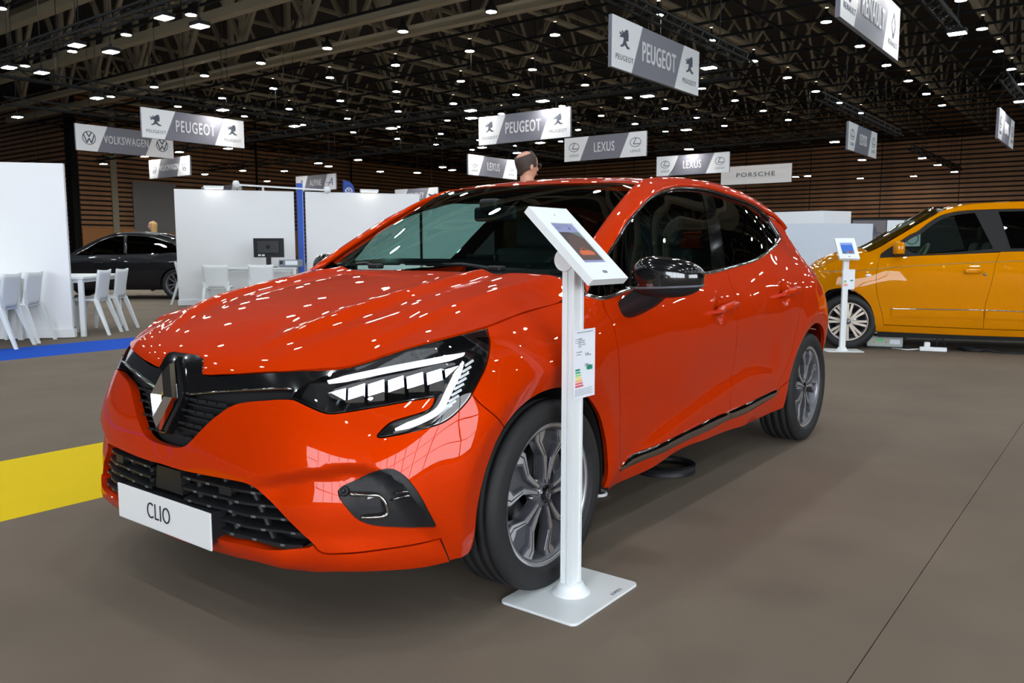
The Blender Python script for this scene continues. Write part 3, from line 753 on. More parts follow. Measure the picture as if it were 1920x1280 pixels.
# black lighting trusses and hanging floods
def truss(p, q, label, drop=2):
    p, q = Vector(p), Vector(q); d = q - p; L = d.length; a = math.atan2(d.y, d.x)
    r = empty('lighting_truss', p, a); tag(r, label, 'truss', 'black lighting trusses under the roof')
    for (yy, zz) in ((-.15, 0), (.15, 0), (0, .26)): MB().bar((0, yy, zz), (L, yy, zz), .05).build('chord', STEELB, r)
    mb = MB(); n = int(L / .5)
    for k in range(n):
        x0, x1 = k * L / n, (k + 1) * L / n; s = 1 if k % 2 else -1
        mb.bar((x0, -.15 * s, 0), (x1, .15 * s, 0), .02); mb.bar((x0, -.15, 0) if k % 2 else (x0, 0, .26), (x1, 0, .26) if k % 2 else (x1, -.15, 0), .02); mb.bar((x0, .15, 0) if k % 2 else (x0, 0, .26), (x1, 0, .26) if k % 2 else (x1, .15, 0), .02)
    mb.build('bracing', STEELB, r)['kind'] = 'stuff'
    for k in range(drop):
        x = L * (k + .5) / drop; MB().bar((x, 0, .26), (x, 0, 5.897), .016).build('hanging_cable', STEELB, r)
    return r
TZ = 6.30
for p, q, lab, dr in (((-25.6, 8.4, TZ), (-25.6, 21.5, TZ), 'long black lighting truss above the first lion-logo sign at the left', 3),
                  ((-30.9, 11.0, TZ), (-30.9, 18.5, TZ), 'black lighting truss over the dim round-logo sign by the slatted wall', 2),
                  ((-48.0, 22.6, TZ), (-8.0, 22.6, TZ), 'very long black lighting truss crossing the hall at the middle signs', 8),
                  ((-6.9, 9.0, TZ), (-6.9, 21.0, TZ), 'black lighting truss carrying the large dark-grey sign high in the centre', 3),
                  ((-1.6, 11.0, TZ), (-1.6, 21.0, TZ), 'black lighting truss at the top corner over the diamond-logo sign', 2),
                  ((-48.0, 30.1, TZ), (-12.0, 30.1, TZ), 'far black lighting truss with a row of small floods', 7),
                  ((-18.9, 38.35, TZ), (-8.0, 38.35, TZ), 'far black lighting truss left of the small right-hand sign', 2),
                  ((-7.0, 28.0, TZ), (-7.0, 40.0, TZ), 'far black lighting truss above the small dark-grey sign at the right', 2),
                  ((-1.4, 28.0, TZ), (-1.4, 36.0, TZ), 'black lighting truss at the right edge above the narrow sign', 2),
                  ((-24.5, 8.0, TZ), (-13.0, 8.0, TZ), 'near black lighting truss with three pairs of bright floods', 3),
                  ((-7.75, 46.0, TZ), (-7.75, 61.0, TZ), 'short far black truss in front of the back wall', 2),
                  ((-25.0, 31.5, TZ), (-25.0, 41.0, TZ), 'far black lighting truss over the sign behind the bald man', 2)):
    truss(p, q, lab, dr)
fh = MB().box((0, 0, .055), (.40, .30, .09)).box((0, 0, .15), (.05, .05, .12)).mesh('flood_housing'); fh.materials.append(STEELB)
fg = MB().box((0, 0, .004), (.36, .26, .008)).mesh('flood_glass'); fg.materials.append(FLOODC)
FL = [(-14.9, 8.0), (-14.9, 8.85), (-18.9, 8.0), (-18.9, 8.85), (-22.95, 8.05), (-22.95, 8.9), (-25.7, 11.8), (-32.1, 11.9), (-24.45, 15.72), (-25.6, 19.8),
      (-47, 22.55), (-41.2, 21.95), (-37.8, 21.95), (-34.45, 22.6), (-48.4, 30.1), (-44.1, 30.1), (-42.2, 31.9), (-36.5, 30), (-37.5, 31.6), (-10.94, 22.6), (-14.2, 21.25), (-17.4, 21.25), (-22.9, 22.65),
      (-33.3, 30.2), (-37.5, 35.9), (-36.2, 38), (-32.3, 36.2), (-33.1, 38), (-24.05, 32.9), (-24.05, 30.0), (-20.7, 30.25), (-7.57, 19.85), (-1.44, 19.9), (-1.3, 31.2), (-16.2, 36.9), (-9.5, 38.4),
      (-10.6, 47.5), (-7.7, 48.6), (-7.75, 53.3), (-7.75, 58.9), (-10.6, 60.8), (-14.0, 60.4), (-17.3, 56.4), (-16.4, 56.2), (-13.3, 30.5), (-49.8, 20.1), (-49.9, 36.2), (-18.5, 22.6), (-1.4, 15.4)]
def flood_place(x, y):
    if y < 10: return 'in the bright pairs at the upper left'
    if x < -23 and y < 21: return 'along the truss of the left lion-logo sign'
    if x > -3: return 'by the signs at the right border'
    if x < -28 and y < 29: return 'near the small far round-logo sign'
    if x < -28: return 'in the far left part of the hall'
    if y < 24: return 'along the middle lion-logo sign'
    if y < 34 and x < -20: return 'at the oval-logo sign behind the bald man'
    if y < 40: return 'above the oval-logo signs over the orange roof'
    return 'low in front of the slatted back wall'
for x_, y_ in FL:
    o = put('flood_light', fh, None, None, (x_, y_, 6.05)); tag(o, 'rectangular white flood ' + flood_place(x_, y_), 'lamp', 'floods on the lighting trusses')
    put('flood_glass', fg, None, o)
    member('drop_rod', (0, 0, .20), (0, 0, 6.148), .014, None, unitk, o)

# ---- hanging signs
LION = [(.10, .52), (.22, .56), (.30, .50), (.27, .42), (.36, .40), (.30, .33), (.36, .24), (.30, .20), (.34, .08), (.22, .00), (.10, .02), (.16, -.10), (.30, -.22), (.44, -.24), (.44, -.32), (.22, -.34), (.00, -.20),
        (-.16, -.30), (-.34, -.34), (-.42, -.28), (-.22, -.20), (-.14, -.06), (-.10, .10), (-.24, .14), (-.40, .08), (-.46, .15), (-.32, .22), (-.48, .26), (-.46, .34), (-.28, .30), (-.16, .26), (-.30, .38), (-.24, .44), (-.08, .36), (-.02, .46)]
def flat(poly, z=.001, t=.004):
    return MB().prism(poly, z, z + t)
def ringpoly(mb, cx, cy, rx, ry, w, n=28, z=.001, t=.004):
    for k in range(n):
        a, b = 2 * PI * k / n, 2 * PI * (k + 1) / n
        mb.prism([(cx + rx * math.cos(a), cy + ry * math.sin(a)), (cx + rx * math.cos(b), cy + ry * math.sin(b)), (cx + (rx - w) * math.cos(b), cy + (ry - w) * math.sin(b)), (cx + (rx - w) * math.cos(a), cy + (ry - w) * math.sin(a))][::-1], z, z + t)
    return mb
def stroke(mb, p, q, w, z=.001, t=.004):
    dx, dy = q[0] - p[0], q[1] - p[1]; l = math.hypot(dx, dy); nx, ny = -dy / l * w / 2, dx / l * w / 2
    return mb.prism([(p[0] + nx, p[1] + ny), (p[0] - nx, p[1] - ny), (q[0] - nx, q[1] - ny), (q[0] + nx, q[1] + ny)], z, z + t)
def logo(kind, s):
    mb = MB()
    if kind == 'lion': mb.prism([(x * s * 1.05, y * s) for x, y in LION][::-1], .001, .005)
    elif kind == 'ring':
        ringpoly(mb, 0, 0, .5 * s, .5 * s, .055 * s); w = .085 * s
        for a, b in (((-.20, .42), (0, .08)), ((.20, .42), (0, .08)), ((-.40, .26), (-.17, -.36)), ((-.17, -.36), (0, -.02)), ((0, -.02), (.17, -.36)), ((.17, -.36), (.40, .26))): stroke(mb, (a[0] * s, a[1] * s), (b[0] * s, b[1] * s), w)
    elif kind == 'oval':
        ringpoly(mb, 0, 0, .62 * s, .46 * s, .06 * s); stroke(mb, (.06 * s, .40 * s), (-.22 * s, -.14 * s), .08 * s); stroke(mb, (-.24 * s, -.16 * s), (.48 * s, -.16 * s), .08 * s)
    elif kind == 'arrow':
        for a, b, w in (((-.42, -.42), (.30, .45), .11), ((.30, .45), (.36, -.42), .13), ((-.75, -.10), (.36, -.10), .08)): stroke(mb, (a[0] * s, a[1] * s), (b[0] * s, b[1] * s), w * s)
    elif kind == 'diamond':
        for a, b in (((0, .55), (.34, 0)), ((.34, 0), (0, -.55)), ((0, -.55), (-.34, 0)), ((-.34, 0), (0, .55))): stroke(mb, (a[0] * s, a[1] * s), (b[0] * s, b[1] * s), .15 * s)
    elif kind == 'wings':
        mb.prism([(-.8 * s, .25 * s), (0, .05 * s), (.8 * s, .25 * s), (.5 * s, -.1 * s), (.15 * s, -.2 * s), (-.15 * s, -.2 * s), (-.5 * s, -.1 * s)][::-1], .001, .005)
    return mb
TEXTS = {}
def txt(body, size, ex=.004, sp=1.0, bold=0.):
    k = (body, size, sp, bold)
    if k not in TEXTS: TEXTS[k] = text_mesh(body, size, ex, sp, bold=bold)
    return TEXTS[k]
def sign(text, kind, sub, c, axis, label, W=4.0, H=1.0, plain=False, ink=None):
    """hanging banner; axis 'y': reads along +y and faces +x; axis 'x': reads along +x and faces -y"""
    rot = Matrix(((0, 0, 1), (1, 0, 0), (0, 1, 0))) if axis == 'y' else Matrix(((1, 0, 0), (0, 0, -1), (0, 1, 0)))
    o = MB().box((0, 0, -.04), (W, H, .08)).build('hanging_sign', SIGNW if plain else SIGNG, None, loc=c)
    o.rotation_euler = rot.to_euler(); tag(o, label, 'sign', 'signs hung from the trusses')
    if not plain:
        sl_ = .11 * W
        e0 = MB().prism([(-W / 2, -H / 2), (-W / 2 + .20 * W, -H / 2), (-W / 2 + .20 * W + sl_, H / 2), (-W / 2, H / 2)], 0, .006).build('end_panel', SIGNW, o)
        e1 = MB().prism([(W / 2, H / 2), (W / 2 - .20 * W, H / 2), (W / 2 - .20 * W - sl_, -H / 2), (W / 2, -H / 2)], 0, .006).build('end_panel', SIGNW, o)
        for e, cx in ((e0, -W / 2 + .125 * W), (e1, W / 2 - .125 * W)):
            l_ = logo(kind, .42 * H if sub else .52 * H).build('logo', ink or INK, e, loc=(cx, .08 if sub else 0, .006))
            if sub:
                t_ = txt(sub, .15, .002, 1.15); u = put('logo_name', t_.copy(), ink or INK, e, (cx, -.27, .008))
        tm_ = put('lettering', txt(text, .56, .008, 1.14, .005).copy(), SIGNT, o, (0, -.01, .008)); w_ = max(abs(v.co.x) for v in tm_.data.vertices) * 2 * .58; k_ = min(1, 1.85 / w_); tm_.scale = (.58 * k_, k_, 1)
    else:
        tm_ = put('lettering', txt(text, .34, .006, 1.2).copy(), INK, o, (0, 0, .006))
        w_ = max(abs(v.co.x) for v in tm_.data.vertices) * 2; tm_.scale = (2.2 / w_, 1, 1)
    for x in (-W * .35, W * .35): MB().bar((x, H / 2, -.04), (x, 12.196 - c[2], -.04), .012).build('hanger', STEELB, o)
    return o
SZ = 5.34
sign('PEUGEOT', 'lion', 'PEUGEOT', (-24.9, 14.88, SZ), 'y', 'lit lion-logo sign hanging above the left partition walls')
sign('VOLKSWAGEN', 'ring', '', (-30.4, 15.24, SZ), 'y', 'dim round-logo sign partly behind the left lion-logo sign')
sign('VOLKSWAGEN', 'ring', '', (-39.45, 22.3, SZ + .05), 'x', 'small far round-logo sign with brightly lit ends')
sign('ALPINE', 'arrow', '', (-41.0, 26.4, 4.25), 'x', 'lower blue-logo sign cut off by the top of the white partition', ink=INKB)
sign('ALPINE', 'arrow', '', (-40.9, 33.35, SZ), 'x', 'blue-logo sign behind the small blue flag', ink=INKB)
sign('BENTLEY', 'wings', '', (-36.9, 38.6, 4.6), 'x', 'dim wing-logo sign peeking over the second white partition')
sign('PEUGEOT', 'lion', 'PEUGEOT', (-15.3, 21.6, SZ), 'x', 'lion-logo sign with glaring white ends above the bald man')
sign('LEXUS', 'oval', 'LEXUS', (-16.0, 28.3, SZ), 'x', 'dark grey oval-logo sign right of the glaring lion-logo sign')
sign('LEXUS', 'oval', 'LEXUS', (-24.45, 31.4, SZ - .12), 'y', 'lit oval-logo sign half hidden by the bald man')
sign('LEXUS', 'oval', 'LEXUS', (-16.2, 37.3, SZ), 'x', 'pale oval-logo sign low above the orange roof by the antenna')
sign('PORSCHE', '', '', (-15.0, 42.85, 5.16), 'x', 'plain grey sign with thin dark lettering above the orange car', plain=True)
sign('PEUGEOT', 'lion', 'PEUGEOT', (-6.25, 14.35, 5.16), 'y', 'large near lion-logo sign high in the centre')
sign('RENAULT', 'diamond', 'RENAULT', (-1.85, 14.15, 5.34), 'y', 'diamond-logo sign cut off by the top edge of the picture')
sign('LEXUS', 'oval', 'LEXUS', (-6.4, 31.4, 5.16), 'y', 'small dark oval-logo sign in front of the slatted back wall')
sign('LEXUS', 'oval', 'LEXUS', (-1.75, 32.0, 5.25), 'y', 'narrow lit sign seen edge-on at the right border')

# ---------------------------------------------------------------- the orange hatchback
OR = paint('orange_paint', srgb(194, 45, 0), srgb(208, 60, 0))
BLKG = mat('black_gloss', (.006, .006, .007, 1), .12, coat=1., coat_rough=.02)
BLKS = mat('black_satin', (.012, .012, .014, 1), .45, spec=.35)
BLKM = mat('black_matt', (.010, .010, .011, 1), .8)
CHROME = mat('chrome', (.82, .82, .84, 1), .06, 1.)
DCHROME = mat('dark_chrome', (.42, .41, .40, 1), .1, 1.)
GLASS = glass('car_glass', (.42, .60, .56, 1))
GLASSD = glass('privacy_glass', (.035, .040, .040, 1))
LENS = glass('lamp_lens', (.93, .94, .95, 1), .8)
RUB = mat('tyre_rubber', (.016, .016, .017, 1), .52, spec=.35)
RIMD = mat('rim_anthracite', (.15, .15, .17, 1), .30, .6)
RIMP = mat('rim_polished', (.74, .74, .78, 1), .28, .85)
DISC = mat('brake_steel', (.25, .25, .26, 1), .35, 1.)
WHITE = mat('white_coat', srgb(226, 230, 232), .35)
PLATEW = mat('plate_white', srgb(222, 222, 224), .4)
INT = mat('cabin_charcoal', (.010, .011, .012, 1), .7)
RED = mat('tail_red', (.25, .005, .01, 1), .1, coat=1.)

car = empty('hatchback_car', (0, 0, 0))
tag(car, 'glossy metallic orange five-door hatchback behind the white tablet stand', 'car')
S = CLIO_SIDE
A_ = {k: np.array(v) for k, v in BAKE.items()}
def mir(a): return np.array(a)[::-1] * [-1, 1]
def cat(*l): return np.concatenate([np.array(q, float).reshape(-1, 2) for q in l])
def both(near):
    near = np.array(near, float); return cat(near, mir(near))
S0 = np.interp(0, S.Y[200:1200], S.S[200:1200])           # s where y = 0 on the flank
def sy(y): return S0 + y
for k in ('grille_edge', 'intake_up'): pass
ge = A_['grille_edge'].copy(); ge[0, 0] = 0.001
iu = A_['intake_up'].copy(); iu[-1, 0] = 0.001
# --- bumper and lip
near = cat(ge, A_['lamp_low'][1:], A_['fend_seam'][1:], A_['arch_f1'][1:], A_['bump_bot'][1:], A_['lip_seam'][1:], iu[1:])
panel('front_bumper', S, both(near), OR, car, holes=[A_['fog'], A_['fog'] * [-1, 1]], h=.018, thick=.03, he=.010)
lb = A_['lip_bot']
ln = cat([(0.001, .262)], A_['intake_bot'][::-1], A_['lip_seam'][::-1][1:], lb[1:], [(0.001, lb[-1][1] - .004)])
panel('bumper_lip', S, both(ln), OR, car, h=.02, thick=.03, off=.004, he=.012)
# --- fenders
for fl in (False, True):
    fe = cat(A_['lamp_out'][::-1], A_['fend_seam'][1:], A_['arch_f2'][1:-1], [(sy(.375), .235), (sy(.40), .232), (A_['door_f'][-1][0], .240)], A_['door_f'][::-1], A_['hood_seam'][::-1][:-1])
    panel('fender', S, fe, OR, car, h=.02, thick=.02, flipx=fl)
    fd = cat(A_['door_f'], A_['strip_bot'][1:5], A_['door_m'][::-1], A_['belt'][1:5][::-1][:-1])
    door = panel('front_door', S, fd, OR, car, h=.022, flipx=fl)
    rd = cat(A_['door_m'], A_['strip_bot'][4:-1], A_['door_r'][::-1][:-1], A_['belt'][5:][::-1])
    rdoor = panel('rear_door', S, rd, OR, car, h=.022, flipx=fl)
    # chrome strip along the sill
    st = cat(A_['strip_top'], A_['strip_bot'][::-1])
    i = 4
    a = cat(A_['strip_top'][:6], A_['strip_bot'][:5][::-1]); b = cat(A_['strip_top'][5:], A_['strip_bot'][4:][::-1])
    for pl_, par_ in ((a, door), (b, rdoor)):
        panel('sill_strip', S, pl_, DCHROME, par_, h=.009, thick=.012, gap=.001, flipx=fl, analytic=False, offn=lambda v, e_=smooth_loop(pl_, .01): .002 + .012 * np.sqrt(np.clip(edgedist(v, e_) / .018, 0, 1)))
    sl = cat(A_['strip_bot'], A_['arch_r'][2:3], A_['sill_bot'][::-1][:-1], [(sy(.41), .232), A_['strip_bot'][0] - [0, .03]])
    sl = cat(A_['strip_bot'], [(sy(2.192), .400), (sy(2.186), .33), (sy(2.192), .25)], A_['sill_bot'][1:-1][::-1], [(sy(.42), .215), (sy(.405), .235)])
    panel('sill', S, sl, OR, car, h=.022, thick=.03, flipx=fl)
    # rear quarter with the C pillar
    top = [(sy(2.30), 1.322), (sy(2.45), 1.298), (sy(2.6), 1.268), (sy(2.75), 1.228), (sy(2.85), 1.195)]
    th = np.linspace(math.radians(-12), math.radians(192), 26)
    arch = [(sy(2.545 - .360 * math.cos(t)), .315 + .360 * math.sin(t)) for t in th]
    drs = A_['door_r'].copy()
    sq = sy(3.02)
    q = cat(A_['win_top'][12:14], A_['door_r'], [A_['strip_bot'][-1] + [.002, .004], (sy(2.192), .404)], [(s, z) for k_, (s, z) in enumerate(arch) if (z > .41 and k_ < 13) or (k_ >= 13 and z > .24)],
            [(sy(2.93), .21), (sq, .21), (sq, .60), (sq, .90), (sq, 1.03), (sy(2.93), 1.13)], top[1:][::-1])
    panel('rear_quarter', S, q, OR, car, h=.025, thick=.02, flipx=fl)
    # tail lamp
    tl = [(sy(2.80), .955), (sy(2.88), .985), (sq, .97), (sq, .87), (sy(2.93), .85), (sy(2.85), .90)]
    panel('tail_lamp', S, tl, RED, car, h=.02, off=.006, flipx=fl)
    # window trims
    def on(k, off=.0, hh=.02): q2 = smooth_loop(A_[k], hh, closed=False); return S.at(q2) + S.normal(q2) * off, S.normal(q2)
    P, N = on('belt', .002); ribbon('belt_trim', P, N, .016, CHROME, car, .006, fl)
    P, N = on('win_top', .002); ribbon('window_trim', P, N, .014, BLKG, car, .006, fl)
    # glass and pillars
    for k, g in (('g_quarter', GLASSD), ('g_front', GLASS), ('g_rear', GLASSD), ('g_tail', GLASSD)):
        panel('side_window', S, A_[k], g, car, h=.03, thick=.003, off=-.006, gap=-.002, flipx=fl)
    wo = cat(A_['belt'], A_['win_top'][::-1][1:-1])
    panel('window_frame', S, wo, mat('pillar_black', (.004, .004, .004, 1), .04, spec=.30), car, holes=[A_[k] for k in ('g_quarter', 'g_front', 'g_rear', 'g_tail')], h=.025, thick=.006, off=-.004, gap=.001, flipx=fl)
    # headlamp
    lo = cat(A_['lamp_low'], A_['lamp_out'][1:], A_['lamp_top'][1:], A_['lamp_in'][1:-1])
    hl = panel('headlamp', S, lo, BLKG, car, h=.02, thick=.03, off=-.055, flipx=fl, gap=-.004)
    los = smooth_loop(lo, .010); los = los if area(los) > 0 else los[::-1]
    panel('lamp_rim', S, los, BLKG, hl, holes=[shrink(los, .007)], h=.02, thick=.060, off=-.003, gap=.002, flipx=fl, raw=True)
    panel('lamp_lens', S, lo, LENS, hl, h=.016, thick=.004, off=-.002, gap=.003, flipx=fl)
    DRL = emis('daytime_lamp_white', (.95, .97, 1, 1), .9)
    OPAL = mat('opal_white', (.85, .87, .9, 1), .25)
    for k, w in (('drl_top', .016), ('drl_c', .018)):
        q2 = smooth_loop(A_[k], .015, closed=False); P = S.at(q2) - S.normal(q2) * .020
        ribbon('light_guide', P, S.normal(q2), np.interp(np.linspace(0, 1, len(P)), [0, .12, .88, 1], [w * .4, w, w, w * .4]), DRL, hl, .010, fl)
    MIR = mat('lamp_mirror', (.42, .44, .48, 1), .07, 1.)
    rf = A_['refl']; rs = smooth_loop(rf, .02); lo_, hi_ = rs.min(0), rs.max(0)
    # reflector: stepped facets that lean back from one another
    nf = 7
    for c in range(nf):
        s0 = lo_[0] + (hi_[0] - lo_[0]) * c / nf; s1 = lo_[0] + (hi_[0] - lo_[0]) * (c + 1) / nf
        m_ = (rs[:, 0] >= s0 - 1e-6) & (rs[:, 0] <= s1 + 1e-6)
        if m_.sum() < 3: continue
        zlo0, zhi0 = [], []
        qd = []
        for s_ in (s0, s1):
            zz = []
            for i2 in range(len(rs)):
                p_, q_ = rs[i2], rs[(i2 + 1) % len(rs)]
                if (p_[0] - s_) * (q_[0] - s_) <= 0 and abs(q_[0] - p_[0]) > 1e-9: zz.append(p_[1] + (q_[1] - p_[1]) * (s_ - p_[0]) / (q_[0] - p_[0]))
            if not zz: zz = [rs[np.argmin(abs(rs[:, 0] - s_))][1]]
            qd.append((min(zz), max(zz)))
        za, zb = qd[0][0] + .52 * (qd[0][1] - qd[0][0]), qd[1][0] + .52 * (qd[1][1] - qd[1][0])
        for lo2, quad in enumerate(([(s0, qd[0][0]), (s1, qd[1][0]), (s1, zb), (s0, za)], [(s0, za), (s1, zb), (s1, qd[1][1]), (s0, qd[0][1])])):
            V = [S.at([p_])[0] - S.normal([p_])[0] * .040 for p_ in quad]
            cc_ = sum(V) / 4; nn_ = np.array([.50 - .07 * (c % 2), -.85, .20 if lo2 else -.10 + .06 * (c % 3)]); nn_ /= np.linalg.norm(nn_)
            V = [v - S.normal([p_])[0] * (((v - cc_) @ nn_) / (S.normal([p_])[0] @ nn_)) for v, p_ in zip(V, quad)]
            if fl: V = [v * [-1, 1, 1] for v in V][::-1]
            MB().add(V, [(0, 1, 2, 3)]).build('reflector', MIR, hl)
    # combs beside the light guide
    dc = smooth_loop(A_['drl_c'][:5], .012, closed=False)
    for s_, z_ in dc[1::2]:
        a_ = [(s_ + .016, z_ + .002), (s_ + .05, z_ + .016)]
        P = S.at(a_) - S.normal(a_) * .022
        if fl: P = P * [-1, 1, 1]
        MB().bar(P[0], P[1], .004, .006).build('comb', OPAL, hl)
    # fog lamp pocket
    fp = panel('fog_pocket', S, A_['fog'], BLKS, car, h=.015, thick=.01, off=-.026, gap=-.006, flipx=fl,
               offn=lambda v: -.004 - .020 * sstep(.0, .03, edgedist(v, smooth_loop(A_['fog'], .01))))
    panel('fog_lens', S, A_['fog_lamp'], mat('fog_glass', (.03, .03, .035, 1), .05, coat=1.), fp, h=.015, thick=.02, off=-.010, gap=0, flipx=fl)
    q2 = smooth_loop(A_['fog_chrome'], .008, closed=False)
    P = S.at(q2) - S.normal(q2) * .008
    ribbon('chrome_bracket', P, S.normal(q2), .011, DCHROME, fp, .010, fl)
    for dz in (.004, -.012):
        q2 = smooth_loop(A_['fog_fin'] + [0, dz], .01, closed=False); P = S.at(q2) - S.normal(q2) * .018
        ribbon('chrome_fin', P, S.normal(q2), .005, DCHROME, fp, .006, fl)
    c0 = A_['fog'][0] + [.012, 0]; P = S.at([c0])[0] + S.normal([c0])[0] * -.012; n_ = Vector(S.normal([c0])[0])
    if fl: P = P * [-1, 1, 1]; n_ = Vector((-n_.x, n_.y, n_.z))
    MB().lathe([(0, .004), (.006, .004), (.0065, .010), (.013, .011), (.016, 0)], 20).build('parking_sensor', BLKS, fp, loc=P, rot=n_.to_track_quat('Z', 'Y').to_euler())
    # wheel arch liner
    for cy in (0, 2.583):
        al = MB().lathe([(.358, .56), (.358, .70), (.356, .835 if cy == 0 else .80)], 40, 'x', (0, cy if cy == 0 else 2.545, .315), a0=-.25, a1=PI + .25, flip=True).build('arch_liner', BLKM, car)
        if fl:
            for v in al.data.vertices: v.co.x = -v.co.x
# --- upper grille bar, mesh, slats
bu = A_['bar_up'].copy(); bu[0] = (0.001, bu[0][1])
bl = A_['bar_low'].copy(); bl[-1, 0] = .001
bar = cat(bu, A_['lamp_in'][1:4], bl)
gb = panel('grille_bar', S, both(bar), BLKG, car, h=.018, thick=.03, off=-.010, gap=0)
q2 = smooth_loop(bl[1:-1], .02, closed=False)
for sg in (False, True):
    P = S.at(q2) - S.normal(q2) * .006
    ribbon('chrome_line', P, S.normal(q2), .007, DCHROME, gb, .006, sg)
gm = cat([(0.001, .66)], bl[::-1][1:], A_['lamp_in'][-2:], ge[::-1][1:])
gp = panel('grille', S, both(cat(bl[::-1], A_['lamp_in'][-1:], ge[::-1])), BLKM, car, h=.025, thick=.02, off=-.055, gap=-.01)
fin = MB().box((0, 0, 0), (.034, .030, .007)).mesh('grille_fin'); fin.materials.append(BLKS)
row = smooth_loop(both(cat(bl[::-1], A_['lamp_in'][-1:], ge[::-1])), .01)
for zr in (.535, .575, .615, .650):
    for k in range(-11, 12):
        s_ = (k + .5) * .042
        if abs(s_) < .055: continue
        if not inside(np.array([[s_ - .018 * np.sign(s_) , zr - .004]]), row)[0] or not inside(np.array([[s_ + .012 * np.sign(s_), zr - .004]]), row)[0]: continue
        P = S.at([(s_, zr)])[0] - S.normal([(s_, zr)])[0] * .028; n_ = S.normal([(s_, zr)])[0]
        o = put('grille_fin', fin, None, gp, P, (math.radians(-14), 0, math.atan2(n_[0], -n_[1])))
for zr in (.555, .595, .633):
    q2 = [(s_, zr) for s_ in np.linspace(-.42, .42, 43) if inside(np.array([[s_, zr]]), row)[0]]
    P = S.at(q2) - S.normal(q2) * .042
    ribbon('grille_rib', P, S.normal(q2), .006, BLKM, gp, .012)
# --- lower intake
ib = cat(iu[::-1], A_['intake_bot'][1:], [(0.001, .262)])
it = panel('lower_intake', S, both(ib), BLKM, car, h=.03, thick=.02, off=-.09, gap=-.01)
io = smooth_loop(both(ib), .01)
for zr in (.418, .384, .350, .316, .284):
    for sg in (-1, 1):
        q2 = np.array([(sg * s_, zr + .0 * s_) for s_ in np.linspace(.09, .62, 54) if inside(np.array([[sg * s_, zr]]), io)[0]])
        if len(q2) < 4: continue
        n_ = S.normal(q2); P = S.at(q2) - n_ * .035
        up = np.array([0, 0, 1.])
        V = np.stack([P + n_ * .022 + up * -.0035, P + n_ * .022 + up * .0035, P - n_ * .03 + up * .013, P - n_ * .03 + up * .006], 1)
        o = grid_mesh('intake_slat', V, BLKS, it, closed=True, smooth=False)
        tips = MB()
        for j in range(3 if zr in (.418, .35, .284) else 6, len(q2) - 2, 9):
            p_ = P[j] + n_[j] * .022; MB().box((0, 0, 0), (.014, .005, .006)).build('slat_tip', mat('slat_grey', (.10, .105, .11, 1), .45), o, loc=p_, rot=(0, 0, math.atan2(n_[j][0], -n_[j][1])))
for sg in (-1, 1):
    for s_a, s_b in ((.25, .29), (.36, .44), (.13, .14)):
        q2 = np.array([(sg * (s_a + (s_b - s_a) * t), .44 - .165 * t) for t in np.linspace(0, 1, 14)])
        q2 = q2[inside(q2, io)]
        if len(q2) < 3: continue
        n_ = S.normal(q2); P = S.at(q2) - n_ * .045
        ribbon('intake_strut', P, n_, .016, BLKS, it, .012)
sn = [(-.065, .43), (.065, .43), (.075, .355), (-.075, .355)]
panel('radar_cover', S, sn, BLKS, it, h=.03, thick=.03, off=-.02, gap=0)
for sg in (-1, 1):
    panel('ultrasonic_sensor', S, [(sg * .265, .425), (sg * .315, .423), (sg * .315, .398), (sg * .265, .400)], BLKS, it, h=.03, thick=.02, off=-.006, gap=0)
# plate
MB().box((0, -.800, .292), (.50, .05, .085)).box((0, -.775, .335), (.50, .10, .012)).build('plate_holder', BLKS, it, bevel=.004)
pl = MB().box((0, 0, 0), (.52, .006, .112)).build('number_plate', PLATEW, car, bevel=.004, loc=(0, -.832, .2892))
tm = text_mesh('CLIO', .068, .0008, 1.06, bold=-.0008); tm.materials.append(mat('letter_ink', (.012, .012, .03, 1), .5))
tx = put('lettering', tm, None, pl, (-.015, -.0045, 0), (PI / 2, 0, 0)); tx.scale = (.84, 1.08, 1)
# --- emblem
def emblem(s, depth, m, inner, name, parent, loc, rot):
    out = [(0, s), (.52 * s, 0), (0, -s), (-.52 * s, 0)]
    mb = MB()
    # the band of the diamond, folded along its middle: outer, ridge, inner rings
    ring = lambda k, z: [Vector((x * k, y * k, z)) for x, y in out]
    a, b, c, d = ring(1, 0), ring(.95, depth * .45), ring(.66, depth), ring(.34, depth * .20)
    v = a + b + c + d; f = []
    for i in range(4):
        j = (i + 1) % 4
        for r in range(3): f.append((r * 4 + i, r * 4 + j, (r + 1) * 4 + j, (r + 1) * 4 + i))
    mb.add(v, f)
    o = mb.build(name, m, parent, loc=loc, rot=rot, fix=False)
    MB().add(ring(.36, depth * .2), [(0, 1, 2, 3)]).build('emblem_core', inner, o)
    return o
eb = empty('emblem', (0, 0, 0), parent=car)
emblem(.103, .034, CHROME, BLKG, 'emblem_diamond', eb, (0, -.797, .648), (math.radians(90 - 15), 0, 0))
Mx = Matrix.Rotation(math.radians(90 - 15), 4, 'X')
MB().prism([(0, .125), (.070, .02), (.060, -.02), (.018, -.112), (-.018, -.112), (-.060, -.02), (-.070, .02)], -.03, 0, M=Matrix.Translation((0, -.793, .648)) @ Mx).build('emblem_plinth', BLKG, eb, bevel=.004, fix=True)
# --- hood
hd = A_['hood'].copy(); hd[0, 0] = .001
hr = [(.740, .262), (.712, .300), (.69, .305), (.60, .275), (.45, .240), (.30, .222), (.15, .212), (0.001, .208)]
panel('hood', CLIO_HOOD, both(cat(hd, hr)), OR, car, h=.016, thick=.010, he=.009)
